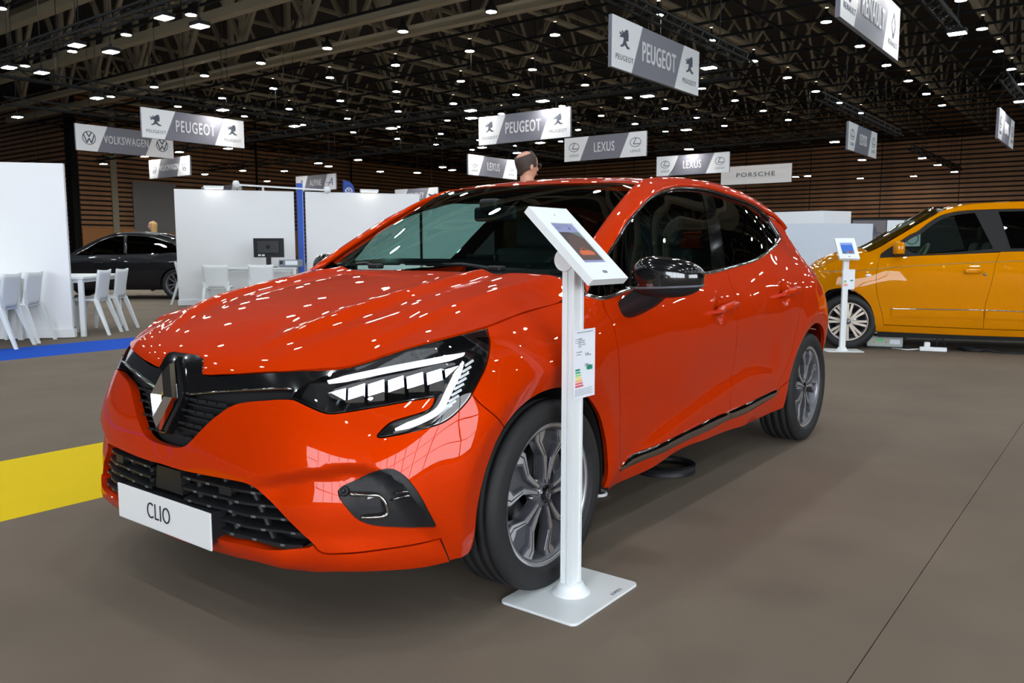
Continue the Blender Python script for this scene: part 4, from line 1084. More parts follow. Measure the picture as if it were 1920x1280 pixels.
# cowl below the windscreen, with wipers
cw = [(.0, .200), (.3, .215), (.6, .268), (.74, .33), (.70, .45), (.55, .37), (.3, .315), (.0, .295)]
cwm = Top([(x, y, z) for x, y, z in ((0, .19, .990), (0, .32, 1.005), (.3, .2, .988), (.3, .34, 1.003), (.6, .25, .975), (.6, .40, .995), (.78, .33, .945), (.74, .47, .985))])
panel('cowl', cwm, both([(abs(a) + .001, b) for a, b in cw]), BLKS, car, h=.04, thick=.02, gap=0)
for x0, x1, y1_, z1_, bx0, bx1 in ((.42, .02, .325, 1.026, -.12, .50), (-.22, -.42, .345, 1.024, -.60, -.16)):
    w_ = MB().tube([(x0, .27, 1.016), ((x0 + x1) / 2, .31, 1.030), (x1, y1_, z1_)], .007, 8).build('wiper', BLKS, car)
    MB().tube([(bx, .300 + .14 * bx * bx + .045, 1.030 - .03 * bx * bx) for bx in np.linspace(bx0, bx1, 9)], .008, 6).build('wiper_blade', BLKS, w_)
    MB().box((x0, .272, 1.018), (.06, .04, .02)).build('wiper_cap', BLKS, w_, bevel=.006)
# --- windscreen
ws = [(0.001, .30), (.3, .318), (.5, .355), (.62, .40), (.690, .440), (.652, .596), (.607, .865), (.568, 1.07), (.545, 1.085), (.45, .985), (.3, .93), (.15, .912), (0.001, .906)]
panel('windscreen', CLIO_WS, both(ws), GLASS, car, h=.04, thick=.004, gap=0, he=.03)
# dark sensor patch and frit at the top
panel('frit_band', CLIO_WS, both([(0.001, .86), (.3, .88), (.48, .96), (.545, 1.085), (.45, .985), (.3, .93), (0.001, .906)]), BLKG, car, h=.04, thick=.002, off=-.006, gap=0)
panel('frit_band', CLIO_WS, both([(0.001, .30), (.3, .318), (.5, .355), (.62, .40), (.690, .440), (.66, .475), (.5, .39), (.3, .35), (0.001, .335)]), BLKG, car, h=.04, thick=.002, off=-.006, gap=0)
# --- roof with pillars: section curves from the window line to the roof edge
Az = cat(A_['win_top'][:13], [(sy(2.45), 1.300), (sy(2.6), 1.270), (sy(2.75), 1.230), (sy(2.85), 1.197)])
Aq = smooth_loop(Az, .03, closed=False); A3 = S.at(Aq); AN = S.normal(Aq)
by = np.array([.25, .40, .44, .596, .865, 1.07, 1.16, 1.3, 1.6, 2.0, 2.4, 2.78]); bx = np.array([.735, .700, .690, .652, .607, .568, .545, .53, .522, .522, .515, .49])
def Bpt(y):
    x = float(np.interp(y, by, bx)); w_ = sstep(1.02, 1.16, np.array(y))
    zw = CLIO_WS.at([(x, y)])[0][2]; zr = CLIO_ROOF.at([(x, y)])[0][2]
    return np.array((x, y, zw * (1 - w_) + zr * w_))
rows = []
for p_, n_ in zip(A3, AN):
    yb = float(np.interp(p_[1], [.32, .45, .7, 1.1, 1.4, 2.4, 2.6, 2.85], [.40, .50, .72, 1.10, 1.40, 2.38, 2.55, 2.66]))
    b_ = Bpt(yb)
    d_ = b_ - p_
    # quadratic curve whose middle control bulges outwards and up
    mid = (p_ + b_) / 2 + np.array([.5, 0, .5]) * np.linalg.norm(d_) * np.interp(p_[1], [.3, .9, 1.3, 2.2, 2.6, 2.9], [.22, .24, .34, .30, .16, .04])
    t = np.linspace(0, 1, 9)[:, None]
    rows.append((1 - t) ** 2 * p_ + 2 * t * (1 - t) * mid + t * t * b_)
R_ = np.array(rows)
for sg in (1, -1):
    o = grid_mesh('roof_rail', R_ * [sg, 1, 1], OR, car, flip=(sg < 0))
    md = o.modifiers.new('thickness', 'SOLIDIFY'); md.thickness = .02; md.offset = -1
rl_ = [(0.001, .905), (.15, .911), (.3, .928), (.45, .982), (.545, 1.083), (.552, 1.11)] + [(float(np.interp(y, by, bx)), y) for y in (1.2, 1.4, 1.7, 2.0, 2.4, 2.66)] + [(.3, 2.73), (.001, 2.75)]
panel('roof', CLIO_ROOF, both(rl_), OR, car, h=.03, thick=.03, gap=0)
MB().tube([(0, 2.35, 1.41), (0, 2.45, 1.50), (0, 2.56, 1.585)], [.006, .004, .002], 8).build('antenna', BLKS, car)
# --- rear end
rs_ = sq
panel('tailgate', S, both([(sq, .60), (sq, .90), (sq, 1.05), (sy(2.97), 1.18), (sy(2.95), 1.235)] + [(S.L - .001, 1.30), (S.L - .001, .60)]) if False else [(sq, .60), (S.L - .001, .60), (S.L - .001, 1.20), (sy(2.85), 1.195), (sy(2.93), 1.13), (sq, 1.03), (sq, .9)], OR, car, h=.05, gap=.001)
panel('tailgate', S, [(sq, .60), (S.L - .001, .60), (S.L - .001, 1.20), (sy(2.85), 1.195), (sy(2.93), 1.13), (sq, 1.03), (sq, .9)], OR, car, h=.05, gap=.001, flipx=True)
for fl in (False, True):
    panel('rear_bumper', S, [(sq, .22), (S.L - .001, .22), (S.L - .001, .595), (sq, .595)], OR, car, h=.05, gap=.001, flipx=fl)
ra = smooth_loop([(float(np.interp(2.66, by, bx)), 2.66), (.3, 2.73), (0, 2.75)], .05, closed=False); ra = CLIO_ROOF.at(ra)
sb_ = S.at([(sy(2.85) + (S.L - sy(2.85)) * t, 1.195 + .005 * t) for t in np.linspace(0, 1, len(ra))])
for sg in (1, -1):
    grid_mesh('rear_glass', np.stack([ra * [sg, 1, 1], sb_ * [sg, 1, 1]], 1), BLKG, car, flip=sg > 0, smooth=False)
# --- dark inner structure
inner = MB().box((0, 1.3, .245), (1.36, 3.3, .10)).box((0, -.30, .52), (1.05, .72, .40)).build('underbody', BLKM, car)
for fl in (False, True):
    panel('inner_shell', S, [(sy(.36), .24), (sy(2.20), .24), (sy(2.2), .92), (sy(.36), .88)], BLKM, car, h=.08, thick=.005, off=-.05, gap=0, flipx=fl)
    panel('inner_shell', S, [(sy(-.30), .66), (sy(.30), .66), (sy(.36), .88), (sy(-.1), .80)], BLKM, car, h=.05, thick=.005, off=-.04, gap=0, flipx=fl)
panel('inner_shell', CLIO_HOOD, both([(0.001, -.70), (.3, -.68), (.5, -.55), (.66, -.30), (.70, .2), (.001, .2)]), BLKM, car, h=.08, thick=.005, off=-.05, gap=0)
panel('headliner', CLIO_ROOF, both([(0.001, .93), (.3, .95), (.5, 1.1), (.50, 2.7), (.001, 2.75)]), INT, car, h=.08, thick=.005, off=-.04, gap=0)
# --- cabin
dash = MB().box((0, .62, .90), (1.36, .42, .14)).build('dashboard', INT, car, bevel=.04, seg=3)
MB().box((.34, .60, .985), (.34, .22, .06)).build('instrument_hood', INT, dash, bevel=.02)
MB().box((0, .70, 1.00), (.17, .03, .13)).build('centre_screen', BLKG, dash, bevel=.006)
sw = empty('steering_wheel', (.36, .86, .93), parent=car); sw.rotation_euler = (math.radians(65), 0, 0)
MB().tube([(.185 * math.cos(a), .185 * math.sin(a), 0) for a in np.linspace(0, 2 * PI, 40)[:-1]], .016, 8, closed=True).build('wheel_ring', INT, sw)
MB().box((0, 0, 0), (.34, .05, .02)).box((0, -.08, 0), (.05, .16, .02)).box((0, 0, .01), (.14, .11, .05)).build('wheel_spokes', INT, sw, bevel=.01)
for x_, y_ in ((.37, 1.28), (-.37, 1.28), (.37, 2.1), (-.37, 2.1)):
    st_ = empty('car_seat', (x_, y_, 0), parent=car)
    MB().box((0, -.08, .47), (.50, .52, .16)).build('cushion', INT, st_, bevel=.05, seg=3)
    MB().box((0, .24, .80), (.48, .14, .60), M=Matrix.Rotation(math.radians(-16), 3, 'X')).build('backrest', INT, st_, bevel=.05, seg=3)
    MB().box((0, .36, 1.17), (.26, .10, .18), M=Matrix.Rotation(math.radians(-10), 3, 'X')).build('headrest', INT, st_, bevel=.04, seg=3)
rv = MB().box((0, .80, 1.245), (.24, .035, .065)).box((0, .77, 1.28), (.10, .07, .06)).build('rear_view_mirror', BLKS, car, bevel=.015, seg=3)
# --- mirrors
def superell(rx, ry, rz, e1=.75, e2=.8, n=40, m=24):
    u = np.linspace(-PI, PI, n, endpoint=False); v = np.linspace(-PI / 2, PI / 2, m)
    sp = lambda a, e: np.sign(a) * np.abs(a) ** e
    U, V = np.meshgrid(u, v)
    return np.stack([rx * sp(np.cos(V), e1) * sp(np.cos(U), e2), ry * sp(np.cos(V), e1) * sp(np.sin(U), e2), rz * sp(np.sin(V), e1)], -1)
for sg in (1, -1):
    mr = empty('wing_mirror', (1.000, .505, .990) if sg > 0 else (-.915, .64, .990), parent=car); mr.rotation_euler = (0, 0, math.radians(12) if sg > 0 else math.radians(-78))      # the far one is folded in
    G = superell(.128, .070, .072)
    G[..., 2] += np.where(G[..., 2] > 0, -.12 * G[..., 0] * sg * (G[..., 2] / .072), .05 * G[..., 0] * sg)     # tapers outwards
    up = G.copy()
    hi = G[9:]; lw = G[:10] * [1, 1, 1]
    grid_mesh('mirror_cap', hi, BLKG, mr, closed=True)
    grid_mesh('mirror_shell', lw * [.975, .97, .95] + [0, 0, -.002], BLKS, mr, closed=True)
    ringz = G[9]; MB().tube([tuple(p_ * [.995, .995, 1]) for p_ in ringz], .0045, 6, closed=True).build('mirror_band', mat('mirror_grey', (.10, .10, .12, 1), .35), mr)
    G2 = superell(.11, .01, .055); grid_mesh('mirror_glass', G2 + [0, .066, 0], CHROME, mr, closed=True)
    ft = [(-.172, .000, -.122), (-.150, -.004, -.100), (-.112, -.008, -.066), (-.060, -.004, -.044)]
    prof = np.array([(math.cos(a), math.sin(a)) for a in np.linspace(0, 2 * PI, 16, endpoint=False)])
    ring = []
    for k, (cx_, cy_, cz_) in enumerate(ft):
        rx_ = (.034, .034, .038, .050)[k]; ry_ = (.058, .052, .048, .045)[k]
        ring.append([(sg * (cx_ + rx_ * np.sign(c_) * abs(c_) ** .6 * .9), cy_ + ry_ * np.sign(s_) * abs(s_) ** .6, cz_ + (rx_ * .35 * c_)) for c_, s_ in prof])
    mf = grid_mesh('mirror_foot', np.array(ring), BLKS, mr, closed=True, flip=sg > 0)
    if sg > 0:                                           # stalk from the door skin up into the shell
        rg = []
        for c3, u3, v3 in (((.825, .515, .872), (.0, .056, .0), (0, 0, .040)), ((.868, .512, .892), (.004, .053, .0), (-.012, 0, .040)), ((.915, .506, .920), (.0, .049, .0), (-.030, 0, .036)), ((.958, .503, .955), (.0, .048, 0), (-.050, 0, .020))):
            rg.append([np.array(c3) + np.array(u3) * np.sign(c_) * abs(c_) ** .7 + np.array(v3) * np.sign(s_) * abs(s_) ** .7 for c_, s_ in prof])
        Mi = (Matrix.Translation((1.000, .505, .990)) @ Matrix.Rotation(math.radians(12), 4, 'Z')).inverted()
        rg = [[tuple(Mi @ Vector(p_)) for p_ in row_] for row_ in rg]
        mf.data.clear_geometry(); tmp = grid_mesh('tmp', np.array(rg), None, None, closed=True, flip=False); old = mf.data; mf.data = tmp.data; bpy.data.objects.remove(tmp); mf.data.materials.append(BLKS)
# --- door handles
for fl in (False, True):
    hq = smooth_loop(A_['handle'], .01, closed=False)
    for off_ in (0, None):
        if off_ is None: hq = hq + [.80, .035]
        c_ = hq.mean(0); n_ = S.normal(hq)
        dish = np.array([(c_[0] + .045 * math.cos(a), c_[1] + .040 * math.sin(a)) for a in np.linspace(0, 2 * PI, 24, endpoint=False)])
        par = [o for o in car.children if o.name.startswith('front_door' if off_ == 0 else 'rear_door')][1 if fl else 0]
        P = S.at(hq) + n_ * .026
        w_ = np.interp(np.linspace(0, 1, len(P)), [0, .15, .85, 1], [.016, .034, .034, .018])
        ribbon('door_handle', P, n_, w_, OR, par, .014, fl)
        for e_ in (1, -2):
            a_ = P[e_] - n_[e_] * .03; b_ = P[e_] - n_[e_] * .004
            if fl: a_ = a_ * [-1, 1, 1]; b_ = b_ * [-1, 1, 1]
            MB().bar(a_, b_, .02, .016).build('handle_foot', OR, par)
# --- wheels
def wheel(name, loc, sg, parent):
    w = MB().lathe([(.165, -.10), (.190, -.095), (.2315, -.09), (.2325, -.082), (.218, -.075), (.205, -.05), (.198, 0), (.200, .05), (.2150, .074), (.2235, .082), (.2235, .084), (.2140, .082), (.206, .06), (.19, .0), (.185, -.09)], 64, 'x').build(name, RIMD, parent, loc=loc, fix=True)
    MB().lathe([(.2155, .080), (.2225, .0865), (.2320, .0875), (.2335, .082)], 64, 'x', flip=True).build('rim_lip', RIMP, w, fix=False)
    pr = [(.225, -.085), (.240, -.100), (.262, -.104), (.285, -.101), (.300, -.092), (.306, -.080)]
    for g in (-.062, -.022, .022, .062): pr += [(.3078, g - .0055), (.3005, g - .0045), (.3005, g + .0045), (.3078, g + .0055)]
    pr += [(.306, .080), (.300, .092), (.285, .101), (.262, .104), (.252, .1035), (.250, .1015), (.247, .1025), (.240, .100), (.2325, .088), (.225, .083)]
    MB().lathe(pr, 96, 'x').build('tyre', TREAD, w, fix=True)
    MB().lathe([(.05, .0), (.14, .0), (.14, -.02), (.05, -.02)], 48, 'x').build('brake_disc', DISC, w, fix=True)
    MB().box((.01, .115, .045), (.07, .06, .12), M=Matrix.Rotation(.35, 3, 'X')).build('brake_caliper', DISC, w, bevel=.012)
    MB().lathe([(0, -.06), (.19, -.06), (.19, -.055)], 40, 'x').build('wheel_back', BLKM, w, fix=True)
    # spokes: five pairs
    for k in range(5):
        base = math.radians(80 + 72 * k)
        pol = lambda r, a: (r * math.cos(base + math.radians(a)), r * math.sin(base + math.radians(a)))
        body = [pol(.030, -38), pol(.072, -16), pol(.125, -15), pol(.210, -27), pol(.2145, -22), pol(.2155, 0), pol(.2145, 22), pol(.210, 27), pol(.125, 15), pol(.072, 16), pol(.030, 38)]
        Mw = Matrix(((0, 0, 1, 0), (1, 0, 0, 0), (0, 1, 0, 0), (0, 0, 0, 1)))
        sp = MB().prism(body, .030, .052, M=Mw).build('spoke', RIMD, w, bevel=.004, fix=True)
        for s_ in (-1, 1):
            arm = [pol(.034, s_ * 3), pol(.075, s_ * 3.5), pol(.118, s_ * 5), pol(.168, s_ * 15), pol(.190, s_ * 11), pol(.213, s_ * 9), pol(.2165, s_ * 14), pol(.2155, s_ * 25), pol(.190, s_ * 27), pol(.128, s_ * 17), pol(.075, s_ * 17), pol(.034, s_ * 30)]
            if s_ < 0: arm = arm[::-1]
            MB().prism(arm, .040, .072, M=Mw).build('spoke_arm', RIMD, sp, bevel=.003, fix=True)
            f_ = [pol(.048, s_ * 7), pol(.080, s_ * 7), pol(.122, s_ * 8.0), pol(.176, s_ * 17.5), pol(.192, s_ * 13.5), pol(.2155, s_ * 11), pol(.2158, s_ * 24), pol(.188, s_ * 26), pol(.126, s_ * 15.5), pol(.080, s_ * 14.5), pol(.048, s_ * 17)]
            if s_ < 0: f_ = f_[::-1]
            MB().prism(f_, .0715, .0735, M=Mw).build('polished_face', RIMP, sp, fix=True)
            g_ = [pol(.126, s_ * 10.8), pol(.184, s_ * 21.2), pol(.206, s_ * 19.2), pol(.206, s_ * 20.4), pol(.184, s_ * 22.6), pol(.126, s_ * 12.4)]
            if s_ < 0: g_ = g_[::-1]
            MB().prism(g_, .0733, .0737, M=Mw).build('spoke_groove', BLKM, sp, fix=True)
        MB().lathe([(.2100, .0715), (.2235, .0735), (.2235, .070)], 10, 'x', a0=base - math.radians(24), a1=base + math.radians(24), flip=True).build('polished_arc', RIMP, sp)
    for k in range(5):
        a = math.radians(80 + 36 + 72 * k); MB().lathe([(0, .058), (.007, .058), (.009, .04)], 12, 'x', (0, .048 * math.cos(a), .048 * math.sin(a))).build('wheel_nut', DISC, w)
    MB().lathe([(.05, .03), (.05, .060), (.034, .072), (.030, .074)], 32, 'x').build('hub', RIMD, w, fix=True)
    hc = MB().lathe([(0, .078), (.024, .077), (.029, .073), (.030, .070)], 32, 'x').build('hub_cap', BLKG, w, fix=True)
    emblem(.017, .003, CHROME, BLKG, 'hub_emblem', w, (.078, 0, 0), (PI / 2, 0, PI / 2))
    if sg < 0: w.rotation_euler = (0, 0, PI)
    return w
TREAD = mat('tyre_tread', (.020, .020, .021, 1), .6, spec=.3)
nt = TREAD.node_tree; b_ = nt.nodes['Principled BSDF']
tc = nt.nodes.new('ShaderNodeTexCoord'); sx = nt.nodes.new('ShaderNodeSeparateXYZ'); nt.links.new(tc.outputs['Object'], sx.inputs[0])
at = nt.nodes.new('ShaderNodeMath'); at.operation = 'ARCTAN2'; nt.links.new(sx.outputs[1], at.inputs[0]); nt.links.new(sx.outputs[2], at.inputs[1])
mu = nt.nodes.new('ShaderNodeMath'); mu.operation = 'MULTIPLY'; mu.inputs[1].default_value = 66 / (2 * PI); nt.links.new(at.outputs[0], mu.inputs[0])
ad = nt.nodes.new('ShaderNodeMath'); ad.operation = 'MULTIPLY_ADD'; ad.inputs[1].default_value = 9.; nt.links.new(sx.outputs[0], ad.inputs[0]); nt.links.new(mu.outputs[0], ad.inputs[2])
fr = nt.nodes.new('ShaderNodeMath'); fr.operation = 'FRACT'; nt.links.new(ad.outputs[0], fr.inputs[0])
pp = nt.nodes.new('ShaderNodeMath'); pp.operation = 'LESS_THAN'; pp.inputs[1].default_value = .09; nt.links.new(fr.outputs[0], pp.inputs[0])
ln2 = nt.nodes.new('ShaderNodeMath'); ln2.operation = 'MULTIPLY'; nt.links.new(sx.outputs[1], ln2.inputs[0]); nt.links.new(sx.outputs[1], ln2.inputs[1])
ln3 = nt.nodes.new('ShaderNodeMath'); ln3.operation = 'MULTIPLY_ADD'; nt.links.new(sx.outputs[2], ln3.inputs[0]); nt.links.new(sx.outputs[2], ln3.inputs[1]); nt.links.new(ln2.outputs[0], ln3.inputs[2])
gt = nt.nodes.new('ShaderNodeMath'); gt.operation = 'GREATER_THAN'; gt.inputs[1].default_value = .291 ** 2; nt.links.new(ln3.outputs[0], gt.inputs[0])
mm = nt.nodes.new('ShaderNodeMath'); mm.operation = 'MULTIPLY'; nt.links.new(pp.outputs[0], mm.inputs[0]); nt.links.new(gt.outputs[0], mm.inputs[1])
bp = nt.nodes.new('ShaderNodeBump'); bp.inputs['Strength'].default_value = 1.; bp.inputs['Distance'].default_value = .004; bp.invert = True
nt.links.new(mm.outputs[0], bp.inputs['Height']); nt.links.new(bp.outputs[0], b_.inputs['Normal'])
for x_, y_ in ((.764, 0), (.760, 2.583), (-.764, 0), (-.760, 2.583)):
    wheel('wheel', (x_, y_, .3078), 1 if x_ > 0 else -1, car)

# ---------------------------------------------------------------- tablet stands
CARD = mat('card_white', srgb(228, 232, 240), .5)
PALE = mat('print_grey', srgb(120, 126, 140), .7)
def tablet_stand(loc, rz, s, label, screen, zt=1.217, full=True):
    """post on a plate; in its own frame the screen faces +x"""
    r = empty('tablet_stand', loc, rz); tag(r, label, 'stand', 'tablet stands beside the cars')
    pl_ = []
    W2, D2, cr = .140, .192, .022
    for cx_, cy_, a0 in ((W2 - cr, D2 - cr, 0), (-W2 + cr, D2 - cr, 90), (-W2 + cr, -D2 + cr, 180), (W2 - cr, -D2 + cr, 270)):
        for k in range(6): a = math.radians(a0 + 18 * k); pl_.append((cx_ + cr * math.cos(a), cy_ + cr * math.sin(a)))
    MB().prism(pl_, 0, .008).build('base_plate', WHITE, r, bevel=.0015)
    if full:
        tm_ = text_mesh('KIMEX', .018, .0003, 1.2); tm_.materials.append(INK); put('maker_mark', tm_, None, r, (.118, .085, .0085), (0, 0, PI / 2))
    foot = MB().lathe([(.062, .008), (.060, .013), (.050, .020), (.042, .034), (.040, .040), (0, .040)], 32).build('foot_cone', WHITE, r)
    H = zt - .15
    # extruded post with grooves
    a, b = .0215, .0275; g = .004
    sec = [(-a, -b), (-g, -b), (-g, -b + .006), (g, -b + .006), (g, -b), (a, -b), (a, -g - .012), (a - .003, -g - .012), (a - .003, g + .012), (a, g + .012), (a, b), (g, b), (g, b - .006), (-g, b - .006), (-g, b), (-a, b), (-a, g), (-a + .006, g), (-a + .006, -g), (-a, -g)]
    MB().prism(sec, .012, H).build('post', WHITE, r)
    # head: tilted frame with the screen
    p0, p1 = Vector((-.095, 0, zt)), Vector((.133, 0, zt - .214)); L = (p1 - p0).length; u = (p1 - p0) / L; n_ = Vector((-u.z, 0, u.x)); n_ = n_ if n_.z > 0 else -n_
    M = Matrix((( -u.x, 0, n_.x, (p0.x + p1.x) / 2), (0, -1, 0, 0), (-u.z, 0, n_.z, (p0.z + p1.z) / 2), (0, 0, 0, 1)))
    M = Matrix(((0, -u.x, n_.x, (p0.x + p1.x) / 2), (1, 0, 0, 0), (0, -u.z, n_.z, (p0.z + p1.z) / 2), (0, 0, 0, 1)))
    h = empty('tablet_head', (0, 0, 0), parent=r); h.matrix_local = M
    W = .204; sw, sh = .124, .172
    fr = MB()
    for c_, s_ in (((0, (L / 2 + sh / 2) / 2, -.012), (W, L / 2 - sh / 2, .024)), ((0, -(L / 2 + sh / 2) / 2, -.012), (W, L / 2 - sh / 2, .024)), ((-(W / 2 + sw / 2) / 2, 0, -.012), (W / 2 - sw / 2, sh, .024)), (((W / 2 + sw / 2) / 2, 0, -.012), (W / 2 - sw / 2, sh, .024))): fr.box(c_, s_)
    fr.build('frame', WHITE, h)
    MB().box((0, 0, -.014), (sw + .01, sh + .01, .018)).build('tablet', BLKG, h)
    # picture on the screen: sky band, ground, car
    def scr(poly, m_, z, nm): MB().add([(x, y, z) for x, y in poly], [tuple(range(len(poly)))]).build(nm, m_, h)
    q = lambda x0, x1, y0, y1: [(x0, y0), (x1, y0), (x1, y1), (x0, y1)]
    for k, (poly, col, e) in enumerate(screen):
        scr(poly, emis('screen_%02d_%d' % (k, full), col, e), -.0048 + .0001 * k, 'screen_image')
    MB().box((0, -L / 2 + .03, .0005), (.022, .009, .002)).build('home_button', PALE, h)
    MB().lathe([(0, .001), (.0025, .001), (.0025, -.001)], 10, c=(0, L / 2 - .034, 0)).build('lens', BLKG, h)
    # hinge bracket
    for sy_ in (-1, 1):
        Mh = Matrix(((1, 0, 0, 0), (0, 0, 1, sy_ * .030), (0, 1, 0, H + .010), (0, 0, 0, 1)))
        MB().prism([(-.014 + .034 * math.cos(t), -.020 + .034 * math.sin(t)) for t in np.linspace(0, 2 * PI, 24, endpoint=False)], -.003, .003, M=Mh).build('hinge_plate', WHITE, r, fix=True)
        MB().lathe([(0, .004), (.006, .004), (.007, 0)], 12, 'y', (-.02, sy_ * .033, H - .002)).build('hinge_screw', DISC, r)
    MB().bar((-.004, 0, H - .03), (.002, 0, zt - .138), .036, .05).build('hinge_block', WHITE, r)
    # energy card on the post
    cz0, cz1 = (.632, .845) if full else (.66, .87)
    cd = MB().box((.0235, .030, (cz0 + cz1) / 2), (.002, .122, cz1 - cz0)).build('energy_card', CARD, r)
    X = .0248
    def strip(y0, y1, z0, z1, m_, nm='card_print'): MB().add([(X, y0, z0), (X, y1, z0), (X, y1, z1), (X, y0, z1)], [(0, 1, 2, 3)]).build(nm, m_, cd)
    cols = [(30, 140, 110), (60, 170, 125), (150, 210, 130), (240, 225, 110), (245, 180, 110), (230, 100, 110), (220, 80, 95)]
    zc = cz0 + .090
    for k, c_ in enumerate(cols):
        z_ = zc - k * .0085; w_ = .024 + .0032 * k
        MB().add([(X, -.022, z_ - .003), (X, -.022 + w_, z_ - .003), (X, -.022 + w_ + .004, z_), (X, -.022 + w_, z_ + .003), (X, -.022, z_ + .003)], [(0, 1, 2, 3, 4)]).build('energy_bar', mat('energy_%d' % k, srgb(*c_), .6), cd)
    MB().add([(X, .040, zc + .002), (X, .046, zc - .005), (X, .076, zc - .005), (X, .076, zc + .009), (X, .046, zc + .009)], [(0, 1, 2, 3, 4)]).build('energy_class', mat('energy_0', (0, 0, 0, 1)), cd)
    if full:
        for body, size, y_, z_ in (('Consommation de carburant et emission de CO2', .0046, .031, .008), ('RENAULT', .005, .004, .028), ('NOUVELLE CLIO', .005, .010, .034), ('INTENS TCe 100', .005, .010, .040), ('Essence sans plomb', .005, .014, .046), ('Essence', .005, .003, .052), ('Consommation', .005, -.002, .068), ('de carburant', .005, -.004, .076), ('4,4', .016, .042, .078), ('l/100km', .005, .060, .081), ('100', .014, .040, .112), ('g/km', .005, .058, .113), ('A', .010, .060, .121)):
            t_ = text_mesh(body, size, .0001); t_.materials.append(INK)
            put('card_text', t_, None, cd, (X + .0004, y_, cz1 - z_), (PI / 2, 0, PI / 2))
        for k in range(5): strip(-.024, .080 - .01 * (k % 2), cz0 + .010 + .0045 * k, cz0 + .0112 + .0045 * k, PALE)
        for k in range(3): strip(-.024, -.010, cz1 - .029 - .006 * k, cz1 - .0275 - .006 * k, PALE)
    return r
q = lambda x0, x1, y0, y1: [(x0, y0), (x1, y0), (x1, y1), (x0, y1)]
SCR1 = [(q(-.062, .062, -.086, .086), (.02, .014, .014, 1), .4), (q(-.062, .062, .050, .086), srgb(110, 114, 150), .5), (q(-.062, .062, -.086, -.072), srgb(110, 114, 150), .5),
        ([(-.062, -.02), (-.02, .035), (.02, .045), (.062, .02), (.062, -.072), (-.062, -.072)], (.045, .022, .018, 1), .6),
        ([(-.005, .05), (.062, .05), (.062, .02), (.02, .045)], (.07, .10, .11, 1), .6),
        ([(-.030, -.050), (.044, -.050), (.046, -.038), (.030, -.030), (-.022, -.030), (-.034, -.038)], (.40, .07, .015, 1), .5), ([(-.018, -.030), (.022, -.030), (.010, -.019), (-.006, -.019)], (.30, .05, .012, 1), .5), ([(-.013, -.030), (.016, -.030), (.007, -.022), (-.004, -.022)], (.02, .015, .015, 1), .3),
        ([(.020, .066), (.024, .074), (.028, .066), (.024, .058)], (.02, .02, .03, 1), .4), (q(-.05, -.02, .067, .070), (.1, .1, .14, 1), .4)]
tablet_stand((.938, -.004, 0), 0, 1, 'white tablet stand in front of the orange car\'s front wheel', SCR1)
SCR2 = [(q(-.062, .062, -.086, .086), srgb(38, 82, 160), .8), (q(-.062, .062, .055, .086), srgb(100, 120, 170), .8), (q(-.062, .062, -.086, -.04), srgb(70, 100, 140), .8), (q(.01, .045, -.07, -.035), srgb(120, 60, 50), .6), (q(-.05, -.02, -.07, -.045), srgb(50, 80, 50), .6)]
tablet_stand((-.17, 6.98, 0), -1.02, 1, 'white tablet stand beside the yellow car\'s front wheel', SCR2, full=False, zt=1.20)

# ---------------------------------------------------------------- partitions of the meeting corner
def wall_run(p, q, h, t, label, m=PANELW, skirt=True, edge=None, name='partition_wall'):
    p, q = Vector((p[0], p[1], 0)), Vector((q[0], q[1], 0)); d = q - p; L = d.length; a = math.atan2(d.y, d.x)
    o = MB().box((L / 2, 0, h / 2 + .004), (L, t, h - .008)).build(name, m, None, loc=p, rot=(0, 0, a)); tag(o, label, 'partition', 'white partition walls')
    if skirt: MB().box((L / 2, -t / 2 - .012, .06), (L + .03, .024, .10)).box((L + .012, 0, .06), (.024, t + .04, .10)).build('skirting', m, o)
    return o
wall_run((-9.72, .50), (-8.045, 2.59), 2.10, .07, 'white partition wall at the left edge behind two chairs')
wall_run((-12.25, 6.48), (-11.045, 8.30), 2.20, .07, 'white partition wall behind the computer monitor')
wall_run((-10.92, 8.48), (-9.654, 10.40), 2.20, .07, 'white partition wall seen over the orange car\'s windscreen')
wall_run((-9.62, 10.46), (-8.76, 11.76), 2.02, .07, 'lower white partition seen only through the orange car\'s side window')
bp_ = MB().box((0, 0, 1.18), (.10, .16, 2.36)).build('blue_post', mat('post_blue', srgb(28, 78, 180), .5), None, loc=(-10.985, 8.39, 0), rot=(0, 0, .98)); tag(bp_, 'tall blue post between the two white partitions', 'post')
MB().box((.06, 0, 1.18), (.02, .14, 2.30)).build('post_edge', mat('post_blue_light', srgb(110, 150, 225), .5), bp_)
for (x_, y_), lab in (((-11.83, 7.05), 'small white strip light clipped on top of the partition behind the monitor'), ((-10.2, 9.5), 'small white strip light clipped on top of the far partition')):
    o = MB().box((0, -.10, 2.24), (.36, .10, .05)).box((0, -.03, 2.22), (.03, .12, .03)).build('strip_light', WHITE, None, loc=(x_, y_, 0), rot=(0, 0, .98)); tag(o, lab, 'lamp', 'strip lights on the partitions')
    MB().box((0, -.10, 2.213), (.32, .08, .006)).build('tube', emis('tube_white', (1, .97, .92, 1), 5), o)
o = empty('spot_rail', (-11.2, 7.9, 0)); tag(o, 'thin white rail with two round spots across the blue post', 'lamp')
MB().bar((-.35, -.55, 2.30), (.75, .75, 2.22), .03).build('rail', WHITE, o)
for p_ in ((-.35, -.55, 2.29), (.75, .75, 2.20)):
    MB().lathe([(0, .09), (.05, .08), (.07, .02), (.05, -.03), (0, -.05)], 16, c=p_).build('spot_head', WHITE, o)
MB().bar((-.30, .02, 2.1), (-.30, .02, 2.28), .03).build('bracket', WHITE, o)

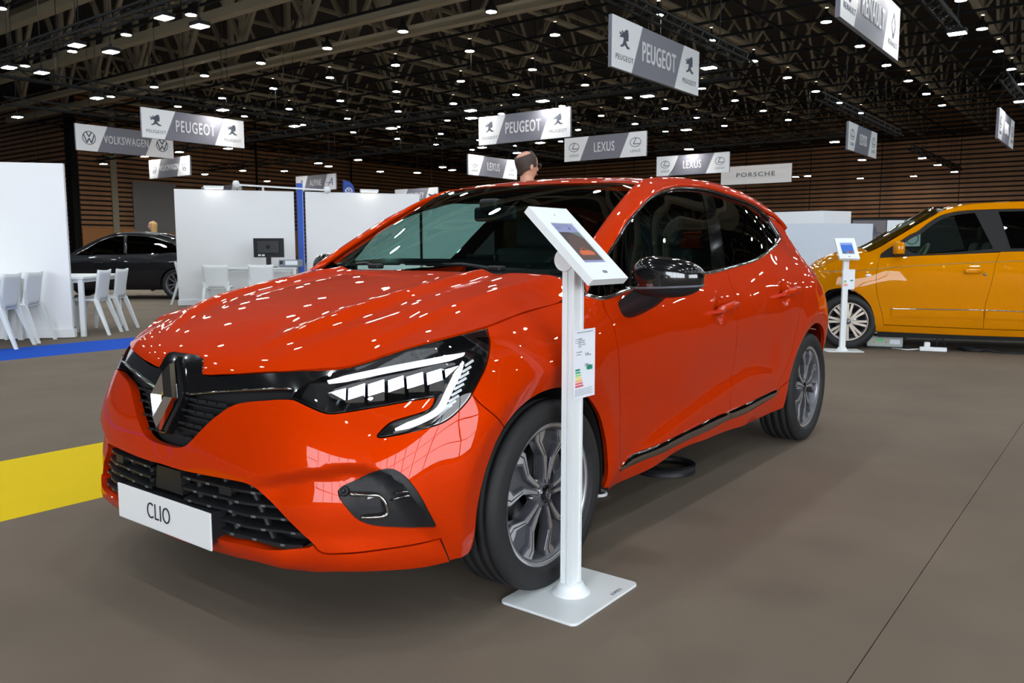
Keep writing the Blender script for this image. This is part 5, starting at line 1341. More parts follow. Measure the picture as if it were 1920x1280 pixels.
# chairs: moulded white shells on four raking legs
CHW = mat('chair_plastic', srgb(222, 226, 228), .42)
def make_chair(label, loc, ang):
    """faces +y in its own frame"""
    r = empty('plastic_chair', loc, ang); tag(r, label, 'chair', 'white plastic chairs in the meeting corner')
    n = 10; P = []
    for j in range(7):
        y = -.20 + .40 * j / 6; row = []
        for i in range(n + 1):
            x = -.21 + .42 * i / n; row.append((x * (1 - .06 * j / 6), y, .445 + .012 * (abs(x) / .21) ** 2 + .01 * (j / 6)))
        P.append(row)
    o = grid_mesh('seat', np.array(P), CHW, r, flip=False); s = o.modifiers.new('thickness', 'SOLIDIFY'); s.thickness = .028; s.offset = -1
    P = []
    for j in range(9):
        t = j / 8; z = .44 + .37 * t; w = .195 + .012 * t - .02 * (1 - t) ** 3; row = []
        for i in range(n + 1):
            u = -1 + 2 * i / n; row.append((u * w, -.195 - .055 * t - .02 * t * t + .030 * u * u * (.4 + .6 * t), z + .012 * u * u * t))
        P.append(row)
    o = grid_mesh('backrest', np.array(P), CHW, r, flip=True); s = o.modifiers.new('thickness', 'SOLIDIFY'); s.thickness = .022; s.offset = 0
    for sx in (-1, 1):
        MB().add([(sx * .20, -.20, .455), (sx * .215, -.205, .60), (sx * .12, -.212, .445), (sx * .20, -.16, .43)], [(0, 1, 2), (0, 3, 1), (1, 3, 2), (0, 2, 3)]).build('gusset', CHW, r, fix=True)
        for sy_, (yt, yb, xb) in ((-1, (-.185, -.335, .215)), (1, (.175, .215, .205))):
            mb = MB(); w0, w1 = .026, .016
            top = [(sx * .188 + a * w0, yt + b * w0, .445) for a, b in ((-1, -1), (1, -1), (1, 1), (-1, 1))]; bot = [(sx * xb + a * w1, yb + b * w1, 0) for a, b in ((-1, -1), (1, -1), (1, 1), (-1, 1))]
            mb.add(bot + top, [(3, 2, 1, 0), (4, 5, 6, 7), (0, 1, 5, 4), (1, 2, 6, 5), (2, 3, 7, 6), (3, 0, 4, 7)]).build('leg', CHW, r)
    return r
def face(dx, dy): return math.atan2(dy, dx) - PI / 2
FA = face(-.72, -.69)
# rear legs of a chair sit .335 behind its centre
for (x_, y_), lab in (((-7.50, 1.815), 'white plastic chair nearest the blue carpet stripe, at the left border'), ((-7.90, 2.215), 'white plastic chair against the left partition, second from the border'),
                      ((-8.15, 3.16), 'white plastic chair at the table right of the left partition, nearer one'), ((-8.52, 3.585), 'white plastic chair right of the left partition, farther one near the black car')):
    make_chair(lab, (x_ - .335 * .72, y_ - .335 * .69, 0), FA)
make_chair('white plastic chair half hidden at the left end of the monitor partition', (-12.53, 6.93, 0), face(.75, .66))
make_chair('white plastic chair left of the pair at the monitor desk', (-9.95, 5.85, 0), face(-.72, .69))
make_chair('white plastic chair right of the pair at the monitor desk', (-9.55, 6.45, 0), face(-.72, .69))
def table(label, c, ang, L=1.4, W=.7, h=.74):
    r = empty('white_table', (c[0], c[1], 0), ang); tag(r, label, 'table', 'white tables of the meeting corner')
    MB().box((0, 0, h - .015), (L, W, .03)).build('table_top', CHW, r, bevel=.004)
    MB().box((0, W / 2 - .05, h - .05), (L - .1, .025, .045)).box((0, -W / 2 + .05, h - .05), (L - .1, .025, .045)).box((L / 2 - .05, 0, h - .05), (.025, W - .1, .045)).box((-L / 2 + .05, 0, h - .05), (.025, W - .1, .045)).build('apron', CHW, r)
    for sx in (-1, 1):
        for sy_ in (-1, 1): MB().box((sx * (L / 2 - .04), sy_ * (W / 2 - .04), (h - .03) / 2), (.055, .055, h - .03)).build('leg', CHW, r)
    return r
TA = math.atan2(.69, -.72)
table('white table at the left border beside the partition', (-8.01, 1.38), TA, 1.5)
table('white table between the left partition and the black car', (-8.82, 3.0), TA, 1.5)
dk = table('white desk under the computer monitor', (-10.75, 7.05), math.atan2(.83, .55), 1.6, .7)
mo = empty('computer_monitor', (-10.42, 7.22, .74), math.atan2(.83, .55) - .35); tag(mo, 'black computer monitor seen from behind on the white desk', 'monitor')
MB().box((0, 0, .36), (.56, .03, .35)).build('screen', BLKS, mo, bevel=.006)
MB().box((0, -.03, .37), (.40, .04, .22)).build('rear_housing', mat('monitor_back', (.03, .03, .035, 1), .5), mo, bevel=.012)
MB().box((0, -.03, .12), (.09, .025, .24)).box((0, 0, .008), (.26, .20, .014)).build('monitor_foot', BLKS, mo, bevel=.004)
MB().lathe([(0, -.052), (.036, -.052), (.038, -.049)], 20, 'y', (0, 0, .38)).build('round_mark', BLKM, mo)
for k in range(2): MB().box((-.17 + .07 * k, -.018, .225), (.05, .004, .03)).build('port_label', CARD, mo)
pr_ = MB().box((0, 0, .075), (.40, .25, .13)).build('desktop_printer', mat('printer_grey', srgb(120, 128, 136), .5), None, loc=(-10.22, 7.55, .74), rot=(0, 0, .75), bevel=.012); tag(pr_, 'small grey printer on the desk below the monitor', 'printer')
MB().box((.03, -.128, .085), (.22, .01, .08)).build('paper_slot', CARD, pr_); MB().box((-.15, -.128, .09), (.05, .012, .06)).build('control_panel', BLKS, pr_)

# small blue flags
for (px, lab) in (((-13.6, 12.0, 2.63), 'small blue feather flag in front of the blue-logo sign'), ((-10.7, 15.6, 2.58), 'small blue feather flag showing over the windscreen edge')):
    o = empty('feather_flag', (px[0], px[1], 0), .65); tag(o, lab, 'flag', 'small blue feather flags')
    MB().tube([(-.16, 0, .0), (-.16, 0, 2.3), (-.15, 0, px[2] + .14)], .012, 8).build('flag_pole', STEELB, o)
    MB().lathe([(.16, 0), (.16, .02), (.02, .03)], 20, c=(-.16, 0, 0)).build('flag_foot', STEELB, o)
    Mf = Matrix.Translation((0, 0, px[2])) @ Matrix(((1, 0, 0, 0), (0, 0, -1, 0), (0, 1, 0, 0), (0, 0, 0, 1)))
    MB().prism([(-.15, -1.3), (.15, -1.3), (.15, -.15), (.12, .0), (.04, .11), (-.15, .17)], -.004, .004, M=Mf).build('flag_cloth', mat('flag_blue', srgb(40, 70, 150), .7), o, fix=True)
    lg = logo('ring', .19).build('flag_logo', SIGNW, o, loc=(.0, -.006, px[2] - .12), rot=(PI / 2, 0, 0))

# white counters on the right, dark stall with posters
LB = mat('counter_paint', srgb(214, 222, 236), .6)
o = MB().prism([(-3.34, 16.45), (-2.53, 17.66), (-2.83, 17.86), (-3.42, 16.96), (-4.80, 16.90), (-4.82, 16.60)], 0, 1.64).build('display_plinth', LB, None, fix=True); tag(o, 'low pale blue-white plinth behind the second tablet stand', 'plinth')
o = MB().prism([(-3.62, 17.62), (-3.22, 18.42), (-3.7, 19.0), (-6.5, 18.6), (-6.05, 17.9)], 0, 1.96).build('display_plinth', PANELW, None, fix=True); tag(o, 'taller white plinth rising behind the pale low plinth', 'plinth')
st_ = MB().box((.33, 0, .9), (2.9, .2, 1.8)).build('stall_wall', mat('stall_dark', (.012, .011, .012, 1), .7), None, loc=(-2.35, 19.45, 0), rot=(0, 0, .55)); tag(st_, 'dark stall wall with bicycle posters behind the yellow car', 'stall')
for k, (cx_, m_) in enumerate(((-.75, mat('poster_grey', srgb(110, 104, 108), .6)), (.05, CARD))):
    p_ = MB().box((cx_, -.105, 1.45), (.78, .01, .62)).build('poster', m_, st_)
    mb = MB()
    for sx in (-.2, .2): ringpoly(mb, sx, -.12, .15, .15, .02, 20)
    for a_, b_ in (((-.2, -.12), (-.06, .10)), ((-.06, .10), (.14, .10)), ((.2, -.12), (.12, .18)), ((-.06, .10), (.02, -.12)), ((.02, -.12), (.14, .10)), ((-.2, -.12), (.02, -.12))): stroke(mb, a_, b_, .022)
    mb.build('bicycle_print', INK, p_, loc=(cx_, -.112, 1.45), rot=(PI / 2, 0, 0))

# odds and ends on the carpet
o = empty('belt_coil', (.50, 1.50, 0)); tag(o, 'coiled black strap lying under the orange car\'s sill', 'strap')
for k, r_ in enumerate((.155, .140, .118)):
    MB().lathe([(r_, .002), (r_, .038), (r_ - .006, .038), (r_ - .006, .002), (r_, .002)], 40, c=(.01 * k, .015 * k, 0)).build('strap_turn', BLKS, o)
o = MB().tube([(.43 + .075 * math.cos(a), .93 + .05 * math.sin(a), .014) for a in np.linspace(0, 2 * PI, 28)[:-1]], .008, 8, closed=True).build('white_cable', WHITE, None); tag(o, 'loop of white cable on the floor behind the front wheel', 'cable')
ch_ = empty('battery_charger', (.10, 7.62, 0), .30); tag(ch_, 'grey battery charger with green display under the yellow car', 'charger')
MB().box((0, 0, .075), (.36, .26, .12)).build('case', mat('charger_grey', srgb(176, 184, 178), .5), ch_, bevel=.012)
MB().box((0, 0, .012), (.34, .24, .02)).build('rubber_feet', BLKS, ch_)
MB().box((-.05, -.132, .09), (.07, .006, .022)).build('display', emis('lcd_green', (.05, .30, .08, 1), .6), ch_)
for sx, c_ in ((-.11, (200, 150, 60)), (.012, (200, 150, 60))): MB().box((sx, -.132, .068), (.018, .006, .016)).build('button', mat('button_amber', srgb(*c_), .5), ch_)
MB().box((.10, -.132, .075), (.10, .004, .05)).build('label_plate', CARD, ch_)
MB().tube([(.17, 0, .09), (.24, .02, .12), (.27, .06, .16), (.27, .12, .30)], .009, 8).build('lead', BLKS, ch_)
ps = empty('power_strip', (.62, 7.50, 0), .22); tag(ps, 'white power strip with plugs under the yellow car', 'power strip')
MB().box((0, 0, .025), (.26, .06, .045)).build('strip_body', WHITE, ps, bevel=.008)
MB().box((-.06, 0, .07), (.06, .05, .06)).build('plug', WHITE, ps, bevel=.012)
MB().tube([(.03, 0, .06), (.03, 0, .13), (.06, .02, .16), (.10, .03, .12), (.11, .03, .05)], .008, 8).build('plug_lead', BLKS, ps)
MB().tube([(-.13, 0, .02), (-.25, -.03, .01), (-.40, .04, .012)], .006, 8).build('mains_lead', WHITE, ps)
o = MB().tube([(.95 + .10 * math.cos(a) * (1 + .15 * k), 7.78 + .07 * math.sin(a), .012 + .010 * k) for k in range(3) for a in np.linspace(0, 2 * PI, 20)[:-1]] + [(1.2, 7.75, .01), (1.5, 7.85, .01)], .009, 8).build('black_cable', BLKS, None); tag(o, 'coil of black cable on the floor under the yellow car door', 'cable')

# ---------------------------------------------------------------- generic upper skin for the other cars
def section_skin(name, M, line, y0, y1, crown, m, parent, n=14, wy=13, inset=0.):
    """skin across the car between the two side tops: line = (s, z) curve of the side top"""
    L_ = smooth_loop(line, .03, closed=False); P = M.at(L_); k = (P[:, 1] >= y0 - 1e-6) & (P[:, 1] <= y1 + 1e-6); P = P[k]
    if len(P) < 2: return None
    rows = []
    for p in P:
        u = np.linspace(1, -1, wy)[:, None]
        c_ = crown(p[1])
        rows.append(np.concatenate([p[0] * u, np.full((wy, 1), p[1]) - .06 * (1 - u ** 2) * (1 if c_[1] else 0), p[2] + c_[0] * (1 - np.abs(u) ** 2.2)], 1))
    return grid_mesh(name, np.array(rows), m, parent)

# ---------------------------------------------------------------- the yellow city car
YEL = paint('yellow_paint', srgb(196, 120, 0), srgb(208, 134, 0), .10, .5)
tw = empty('city_car', TWI_LOC, TWI_ROT); tag(tw, 'yellow five-door city car cut off by the right border', 'car')
Y = TWI_SIDE; YS0 = float(np.interp(0, Y.Y[200:1200], Y.S[200:1200]))
def ys(y): return YS0 + y
B = A_
TGL = glass('clear_glass', (.50, .62, .58, 1))
yr = B['y_roof']; top = cat(yr, [(ys(2.2), 1.565), (ys(2.6), 1.50)])
topA = [(ys(-.42), .80), (ys(-.30), .90), (ys(-.15), .962)] + [tuple(p) for p in B['y_hood'][1:]]
archf = [(ys(-.335), .24), (ys(-.345), .33), (ys(-.32), .46), (ys(-.27), .56)] + [tuple(p) for p in B['y_arch']]
th = np.linspace(math.radians(185), math.radians(-5), 20)
archr = [(ys(2.49 + .345 * math.cos(t)), .305 + .345 * math.sin(t)) for t in th]
for fl in (False, True):
    win_ = cat(B['y_win'], [(ys(2.05), 1.49), (ys(2.35), 1.40), (ys(2.42), 1.25), (ys(2.25), 1.09)], B['y_belt'][::-1][:-1])
    # front wing with the A pillar and roof side
    sb = B['y_sill'][0]
    wing = cat(archf[3:], [(ys(.365), sb[1]), B['y_door_f'][-1] + [0, -.004]], B['y_door_f'][::-1][1:], B['y_win'], [(ys(2.05), 1.49), (ys(2.35), 1.40), (ys(2.42), 1.25), (ys(2.25), 1.09)], [(ys(2.3), 1.08), (ys(2.5), 1.20), (ys(2.62), 1.45)], top[::-1][1:], topA[::-1][1:], [(ys(-.46), .70), (ys(-.42), .60)])
    panel('front_wing', Y, wing, YEL, tw, h=.03, thick=.02, flipx=fl)
    fd = cat(B['y_door_f'], B['y_door_b'][1:3], B['y_door_m'][::-1][1:], B['y_belt'][:3][::-1])
    d1 = panel('front_door', Y, fd, YEL, tw, h=.035, flipx=fl)
    rd = cat(B['y_door_m'], B['y_door_b'][3:], [(ys(2.08), .25), (ys(2.12), .40), (ys(2.22), .56), (ys(2.30), .70), (ys(2.28), .95), (ys(2.24), 1.08)], B['y_belt'][3:][::-1])
    d2 = panel('rear_door', Y, rd, YEL, tw, h=.04, flipx=fl)
    qr = cat([(ys(2.30), 1.08), (ys(2.28), .95), (ys(2.30), .70)], [p for p in archr if p[1] > .3 and p[0] > ys(2.2)][2:], [(ys(2.90), .24), (ys(2.98), .6), (ys(2.95), 1.1), (ys(2.80), 1.42), (ys(2.62), 1.45), (ys(2.5), 1.20)])
    panel('rear_quarter', Y, qr, YEL, tw, h=.05, flipx=fl)
    sl_ = cat(B['y_door_b'][0:1] + [0, -.006], B['y_door_b'][1:] + [0, -.006], [(ys(2.10), .24), (ys(2.12), .16)], [(ys(1.0), .155), (ys(.30), .165)], [(ys(.29), .26)])
    panel('sill', Y, cat([(ys(.29), .268)], B['y_door_b'] + [0, -.006], [(ys(2.08), .245), (ys(2.12), .185)], [(ys(1.2), .185), (ys(.30), .200)]), YEL, tw, h=.04, thick=.02, flipx=fl)
    panel('black_sill', Y, [(ys(.30), .198), (ys(1.2), .183), (ys(2.12), .183), (ys(2.12), .13), (ys(.32), .13)], BLKM, tw, h=.05, off=-.02, flipx=fl)
    wf_ = panel('window_frame', Y, win_, BLKM, tw, holes=[cat(B['y_win'][3:10] + [.03, -.03], [(ys(1.20), 1.462), (ys(1.36), 1.09)], B['y_belt'][1:3][::-1] + [0, .02])[:]], h=.04, thick=.006, off=-.004, flipx=fl)
    panel('side_window', Y, cat(B['y_win'][3:10] + [.03, -.03], [(ys(1.20), 1.462), (ys(1.36), 1.09)], B['y_belt'][1:3][::-1] + [0, .02]), TGL, tw, h=.06, thick=.003, off=-.008, gap=0, flipx=fl)
    panel('rear_window', Y, [(ys(1.52), 1.09), (ys(1.42), 1.47), (ys(2.0), 1.46), (ys(2.3), 1.38), (ys(2.35), 1.25), (ys(2.2), 1.11)], GLASSD, tw, h=.06, thick=.003, off=.002, gap=0, flipx=fl)
    # moulding, line, handle, indicator
    m0 = cat(B['y_mould'], (B['y_mould'] + [0, -.085])[::-1])
    panel('side_moulding', Y, cat(B['y_mould'][:3] + [[0, 0], [0, 0], [-.012, 0]], (B['y_mould'][:3] + [[.012, -.085], [0, -.085], [-.012, -.09]])[::-1]), YEL, d1, h=.03, off=.012, thick=.012, flipx=fl)
    panel('side_moulding', Y, cat(B['y_mould'][2:] + [[.006, 0], [0, 0]], [(ys(2.05), .43), (ys(2.07), .35)], (B['y_mould'][2:] + [[.006, -.09], [0, -.09]])[::-1]), YEL, d2, h=.03, off=.012, thick=.012, flipx=fl)
    for pp_, par in ((B['y_mould'][:3], d1), (cat(B['y_mould'][2:], [(ys(2.05), .43)]), d2)):
        q2 = smooth_loop(pp_, .03, closed=False); ribbon('chrome_line', Y.at(q2) + Y.normal(q2) * .013, Y.normal(q2), .012, CHROME, par, .004, fl)
    q2 = smooth_loop(cat(B['y_line'], [(ys(2.3), .98)]), .03, closed=False); ribbon('pinstripe', Y.at(q2) + Y.normal(q2) * .001, Y.normal(q2), .006, mat('stripe_grey', srgb(120, 110, 70), .5), tw, .001, fl)
    hq = np.array([(ys(1.094) + .16 * t, B['y_marks'][1][1] - .004 + .008 * t) for t in np.linspace(0, 1, 9)])
    ribbon('door_handle', Y.at(hq) + Y.normal(hq) * .02, Y.normal(hq), np.interp(np.linspace(0, 1, 9), [0, .1, .9, 1], [.03, .045, .045, .03]), YEL, d1, .016, fl)
    for k, r_ in ((3, .016), (0, .03)):
        c_ = B['y_marks'][k]; P = Y.at([c_])[0]; n_ = Vector(Y.normal([c_])[0])
        if fl: P = P * [-1, 1, 1]; n_.x = -n_.x
        o = MB().lathe([(0, .006), (r_ * .8, .005), (r_, 0)], 16).build('lock' if k == 3 else 'side_indicator', DISC if k == 3 else CARD, tw, loc=P, rot=n_.to_track_quat('Z', 'Y').to_euler())
        if k == 0: o.scale = (1.0, .5, 1) if True else o.scale
    # mirror
    sg = -1 if fl else 1
    mr = empty('wing_mirror', (.845 * sg, .46, 1.085), parent=tw)
    G = superell(.105, .055, .075, .5, .6); grid_mesh('mirror_cap', G[8:], YEL, mr, closed=True); grid_mesh('mirror_shell', G[:9] * .98, BLKS, mr, closed=True)
    MB().box((-.09 * sg, .03, -.05), (.10, .06, .05)).build('mirror_foot', BLKS, mr, bevel=.01)
front = [(.001, .20), (ys(-.42), .20), (ys(-.335), .24), (ys(-.345), .33), (ys(-.32), .46), (ys(-.27), .55), (ys(-.42), .60), (ys(-.46), .70), (ys(-.42), .80), (.001, .84)]
panel('front_bumper', Y, both(front), YEL, tw, h=.05, gap=.001)
tl_ = cat(topA, yr[1:], [(ys(2.2), 1.565), (ys(2.6), 1.50)])
cr = lambda y: ((.05 if y < .2 else .02), y < .25)
section_skin('hood', Y, cat([(ys(-.42), .80)], topA[1:], yr[:1]), -.5, .20, lambda y: (.05, True), YEL, tw)
section_skin('windscreen', Y, yr[:9], .18, .95, lambda y: (.05, True), TGL, tw)
section_skin('roof', Y, cat(yr[5:], [(ys(2.2), 1.565), (ys(2.6), 1.50)]), .90, 2.9, lambda y: (.025, False), YEL, tw)
for fl in (False, True):
    panel('tailgate', Y, [(ys(2.95), .24), (Y.L - .001, .24), (Y.L - .001, 1.46), (ys(2.62), 1.45), (ys(2.80), 1.40), (ys(2.95), 1.1), (ys(2.98), .6)], YEL, tw, h=.06, gap=0, flipx=fl)
MB().box((0, 1.2, .30), (1.30, 2.2, .22)).build('underbody', BLKM, tw)
MB().box((0, .42, .86), (1.30, .36, .20)).build('dashboard', mat('cabin_grey', srgb(110, 112, 100), .7), tw, bevel=.04)
for x_, y_ in ((.33, 1.15), (-.33, 1.15)):
    st2 = empty('car_seat', (x_, y_, 0), parent=tw)
    MB().box((0, -.08, .50), (.46, .48, .16)).build('cushion', INT, st2, bevel=.04)
    MB().box((0, .22, .85), (.44, .13, .62), M=Matrix.Rotation(math.radians(-14), 3, 'X')).build('backrest', INT, st2, bevel=.04)
    MB().box((0, .32, 1.26), (.22, .09, .17)).build('headrest', INT, st2, bevel=.03)
sw2 = empty('steering_wheel', (.34, .72, .98), parent=tw); sw2.rotation_euler = (math.radians(60), 0, 0)
MB().tube([(.18 * math.cos(a), .18 * math.sin(a), 0) for a in np.linspace(0, 2 * PI, 32)[:-1]], .016, 8, closed=True).build('wheel_ring', mat('cabin_grey', (0, 0, 0, 1)), sw2)
MB().box((0, 0, 0), (.32, .04, .02)).build('wheel_spokes', INT, sw2)

def wheel2(parent, loc, sg, R, rimr, nsp, wid=.09, paired=True, pol=RIMP, taper=.012):
    w = MB().lathe([(rimr * .72, -wid), (rimr, -wid + .01), (rimr * .92, 0), (rimr * .96, wid - .02), (rimr * .99, wid - .012), (rimr * .90, wid - .03), (rimr * .84, -wid)], 40, 'x').build('wheel', RIMD, parent, loc=loc, fix=True)
    MB().lathe([(rimr, -wid), (R * .86, -wid - .012), (R * .97, -wid + .01), (R, -wid + .03), (R, wid - .03), (R * .97, wid - .01), (R * .86, wid + .010), (rimr * 1.02, wid - .004), (rimr, wid - .012)], 56, 'x').build('tyre', RUB, w, fix=True)
    MB().lathe([(rimr * .95, wid - .010), (rimr * 1.0, wid - .004), (rimr * 1.02, wid - .008)], 48, 'x', flip=True).build('rim_lip', pol, w)
    MB().lathe([(0, -.03), (rimr * .75, -.03), (rimr * .75, -.05)], 32, 'x').build('wheel_back', BLKM, w, fix=True)
    MB().lathe([(.05, 0), (.12, 0), (.12, -.015)], 32, 'x').build('brake_disc', DISC, w, fix=True)
    Mw = Matrix(((0, 0, 1, 0), (1, 0, 0, 0), (0, 1, 0, 0), (0, 0, 0, 1)))
    for k in range(nsp):
        a = 2 * PI * k / nsp + .1
        if paired: a += (.07 if k % 2 else -.07)
        c_, s_ = math.cos(a), math.sin(a); t0, t1 = taper, taper * 1.25
        quad = [(r_ * c_ - o_ * s_, r_ * s_ + o_ * c_) for r_, o_ in ((.03, -t0), (rimr * .97, -t1), (rimr * .97, t1), (.03, t0))]
        MB().prism(quad, wid - .045, wid - .018, M=Mw).build('spoke', pol, w, bevel=.002, fix=True)
    MB().lathe([(0, wid - .010), (.022, wid - .011), (.034, wid - .020), (.04, wid - .05)], 24, 'x').build('hub_cap', RIMD, w, fix=True)
    if sg < 0: w.rotation_euler = (0, 0, PI)
    return w
RIMT = mat('rim_champagne', srgb(176, 166, 156), .3, .85)
for x_, y_ in ((.69, 0), (.69, 2.49), (-.69, 0), (-.69, 2.49)):
    wheel2(tw, (x_, y_, .300), 1 if x_ > 0 else -1, .300, .205, 16, .085, True, RIMT, .0115)
    al = MB().lathe([(.35, .45), (.35, .72)], 30, 'x', (0, y_, .305), a0=-.25, a1=PI + .25, flip=True).build('arch_liner', BLKM, tw)
    if x_ < 0:
        for v in al.data.vertices: v.co.x = -v.co.x

# ---------------------------------------------------------------- the black saloon behind the tables
KT = []
for z, y in ((.2, -.82), (.45, -.88), (.65, -.86), (.8, -.74)): KT.append((0, y, z))
for y0 in (-.4, .2, .9, 1.6, 2.3, 2.9):
    for z, x in ((.18, .80), (.26, .85), (.45, .885), (.65, .895), (.80, .885), (.90, .855), (1.0, .80), (1.2, .70), (1.4, .58)): KT.append((x - (.10 if y0 < 0 else 0), y0, z))
for z, y in ((.2, 3.62), (.5, 3.70), (.9, 3.66), (1.1, 3.5)): KT.append((0, y, z))
KS = Side(KT, hw=.89, fl=.86, y1=2.95, rl=.74, n=2.6)
K0 = float(np.interp(0, KS.Y[200:1200], KS.S[200:1200]))
def ks(y): return K0 + y
bk = empty('saloon_car', (-16.77, 6.49, 0), -math.radians(90 - 37.4)); tag(bk, 'black saloon car behind the white table, seen from the side', 'car')
KB = mat('black_paint', (.004, .004, .006, 1), .25, coat=.6, coat_rough=.02, spec=.3)
ktop = [(ks(-.62), .66), (ks(-.4), .80), (ks(0), .88), (ks(.45), .95), (ks(.75), 1.12), (ks(1.05), 1.29), (ks(1.35), 1.395), (ks(1.75), 1.42), (ks(2.2), 1.385), (ks(2.7), 1.25), (ks(3.1), 1.08), (ks(3.35), .99)]
def karch(cy): return [(ks(cy + .36 * math.cos(t)), .32 + .36 * math.sin(t)) for t in np.linspace(math.radians(195), math.radians(-15), 22)]
kwin = [(ks(.62), .945), (ks(.90), 1.12), (ks(1.15), 1.27), (ks(1.40), 1.345), (ks(1.75), 1.365), (ks(2.2), 1.33), (ks(2.62), 1.21), (ks(2.85), 1.06), (ks(2.75), 1.00), (ks(1.7), .965)]
for fl in (False, True):
    body = cat([(ks(-.62), .25), ], karch(0), karch(2.8), [(ks(3.45), .25), (ks(3.45), .8)], ktop[::-1])
    panel('body_side', KS, body, KB, bk, holes=[kwin], h=.05, flipx=fl)
    panel('side_window', KS, kwin, GLASSD, bk, h=.08, thick=.003, off=-.006, flipx=fl)
    for a_, b_ in (((1.70, .96), (1.62, 1.37)),):
        q2 = np.array([(ks(a_[0] + (b_[0] - a_[0]) * t), a_[1] + (b_[1] - a_[1]) * t) for t in np.linspace(0, 1, 6)]); ribbon('window_pillar', KS.at(q2), KS.normal(q2), .07, KB, bk, .006, fl)
    q2 = smooth_loop(kwin[:7], .05, closed=False); ribbon('chrome_line', KS.at(q2), KS.normal(q2), .012, DCHROME, bk, .004, fl)
    panel('front_end', KS, [(.001, .25), (ks(-.62), .25), (ks(-.62), .66), (.001, .70)], KB, bk, h=.08, gap=0, flipx=fl)
    panel('rear_end', KS, [(ks(3.45), .25), (KS.L - .001, .25), (KS.L - .001, .96), (ks(3.45), .96)], KB, bk, h=.08, gap=0, flipx=fl)
    for yy in (1.05, 2.05):
        hq = np.array([(ks(yy + .2 * t), .78) for t in np.linspace(0, 1, 6)]); ribbon('door_handle', KS.at(hq) + KS.normal(hq) * .015, KS.normal(hq), .03, KB, bk, .012, fl)
section_skin('hood', KS, ktop[:4], -.9, .5, lambda y: (.04, True), KB, bk); section_skin('windscreen', KS, ktop[3:7], .4, 1.40, lambda y: (.05, True), GLASSD, bk)
section_skin('roof', KS, ktop[5:10], 1.2, 2.3, lambda y: (.04, False), KB, bk); section_skin('rear_window', KS, ktop[8:12], 2.15, 3.2, lambda y: (.04, False), GLASSD, bk); section_skin('boot_lid', KS, ktop[10:], 3.05, 4, lambda y: (.03, False), KB, bk)
MB().box((0, 1.4, .30), (1.40, 3.6, .20)).build('underbody', BLKM, bk)
for x_, y_ in ((.78, 0), (.78, 2.8), (-.78, 0), (-.78, 2.8)): wheel2(bk, (x_, y_, .335), 1 if x_ > 0 else -1, .335, .245, 10, .10, True, RIMD, .012)

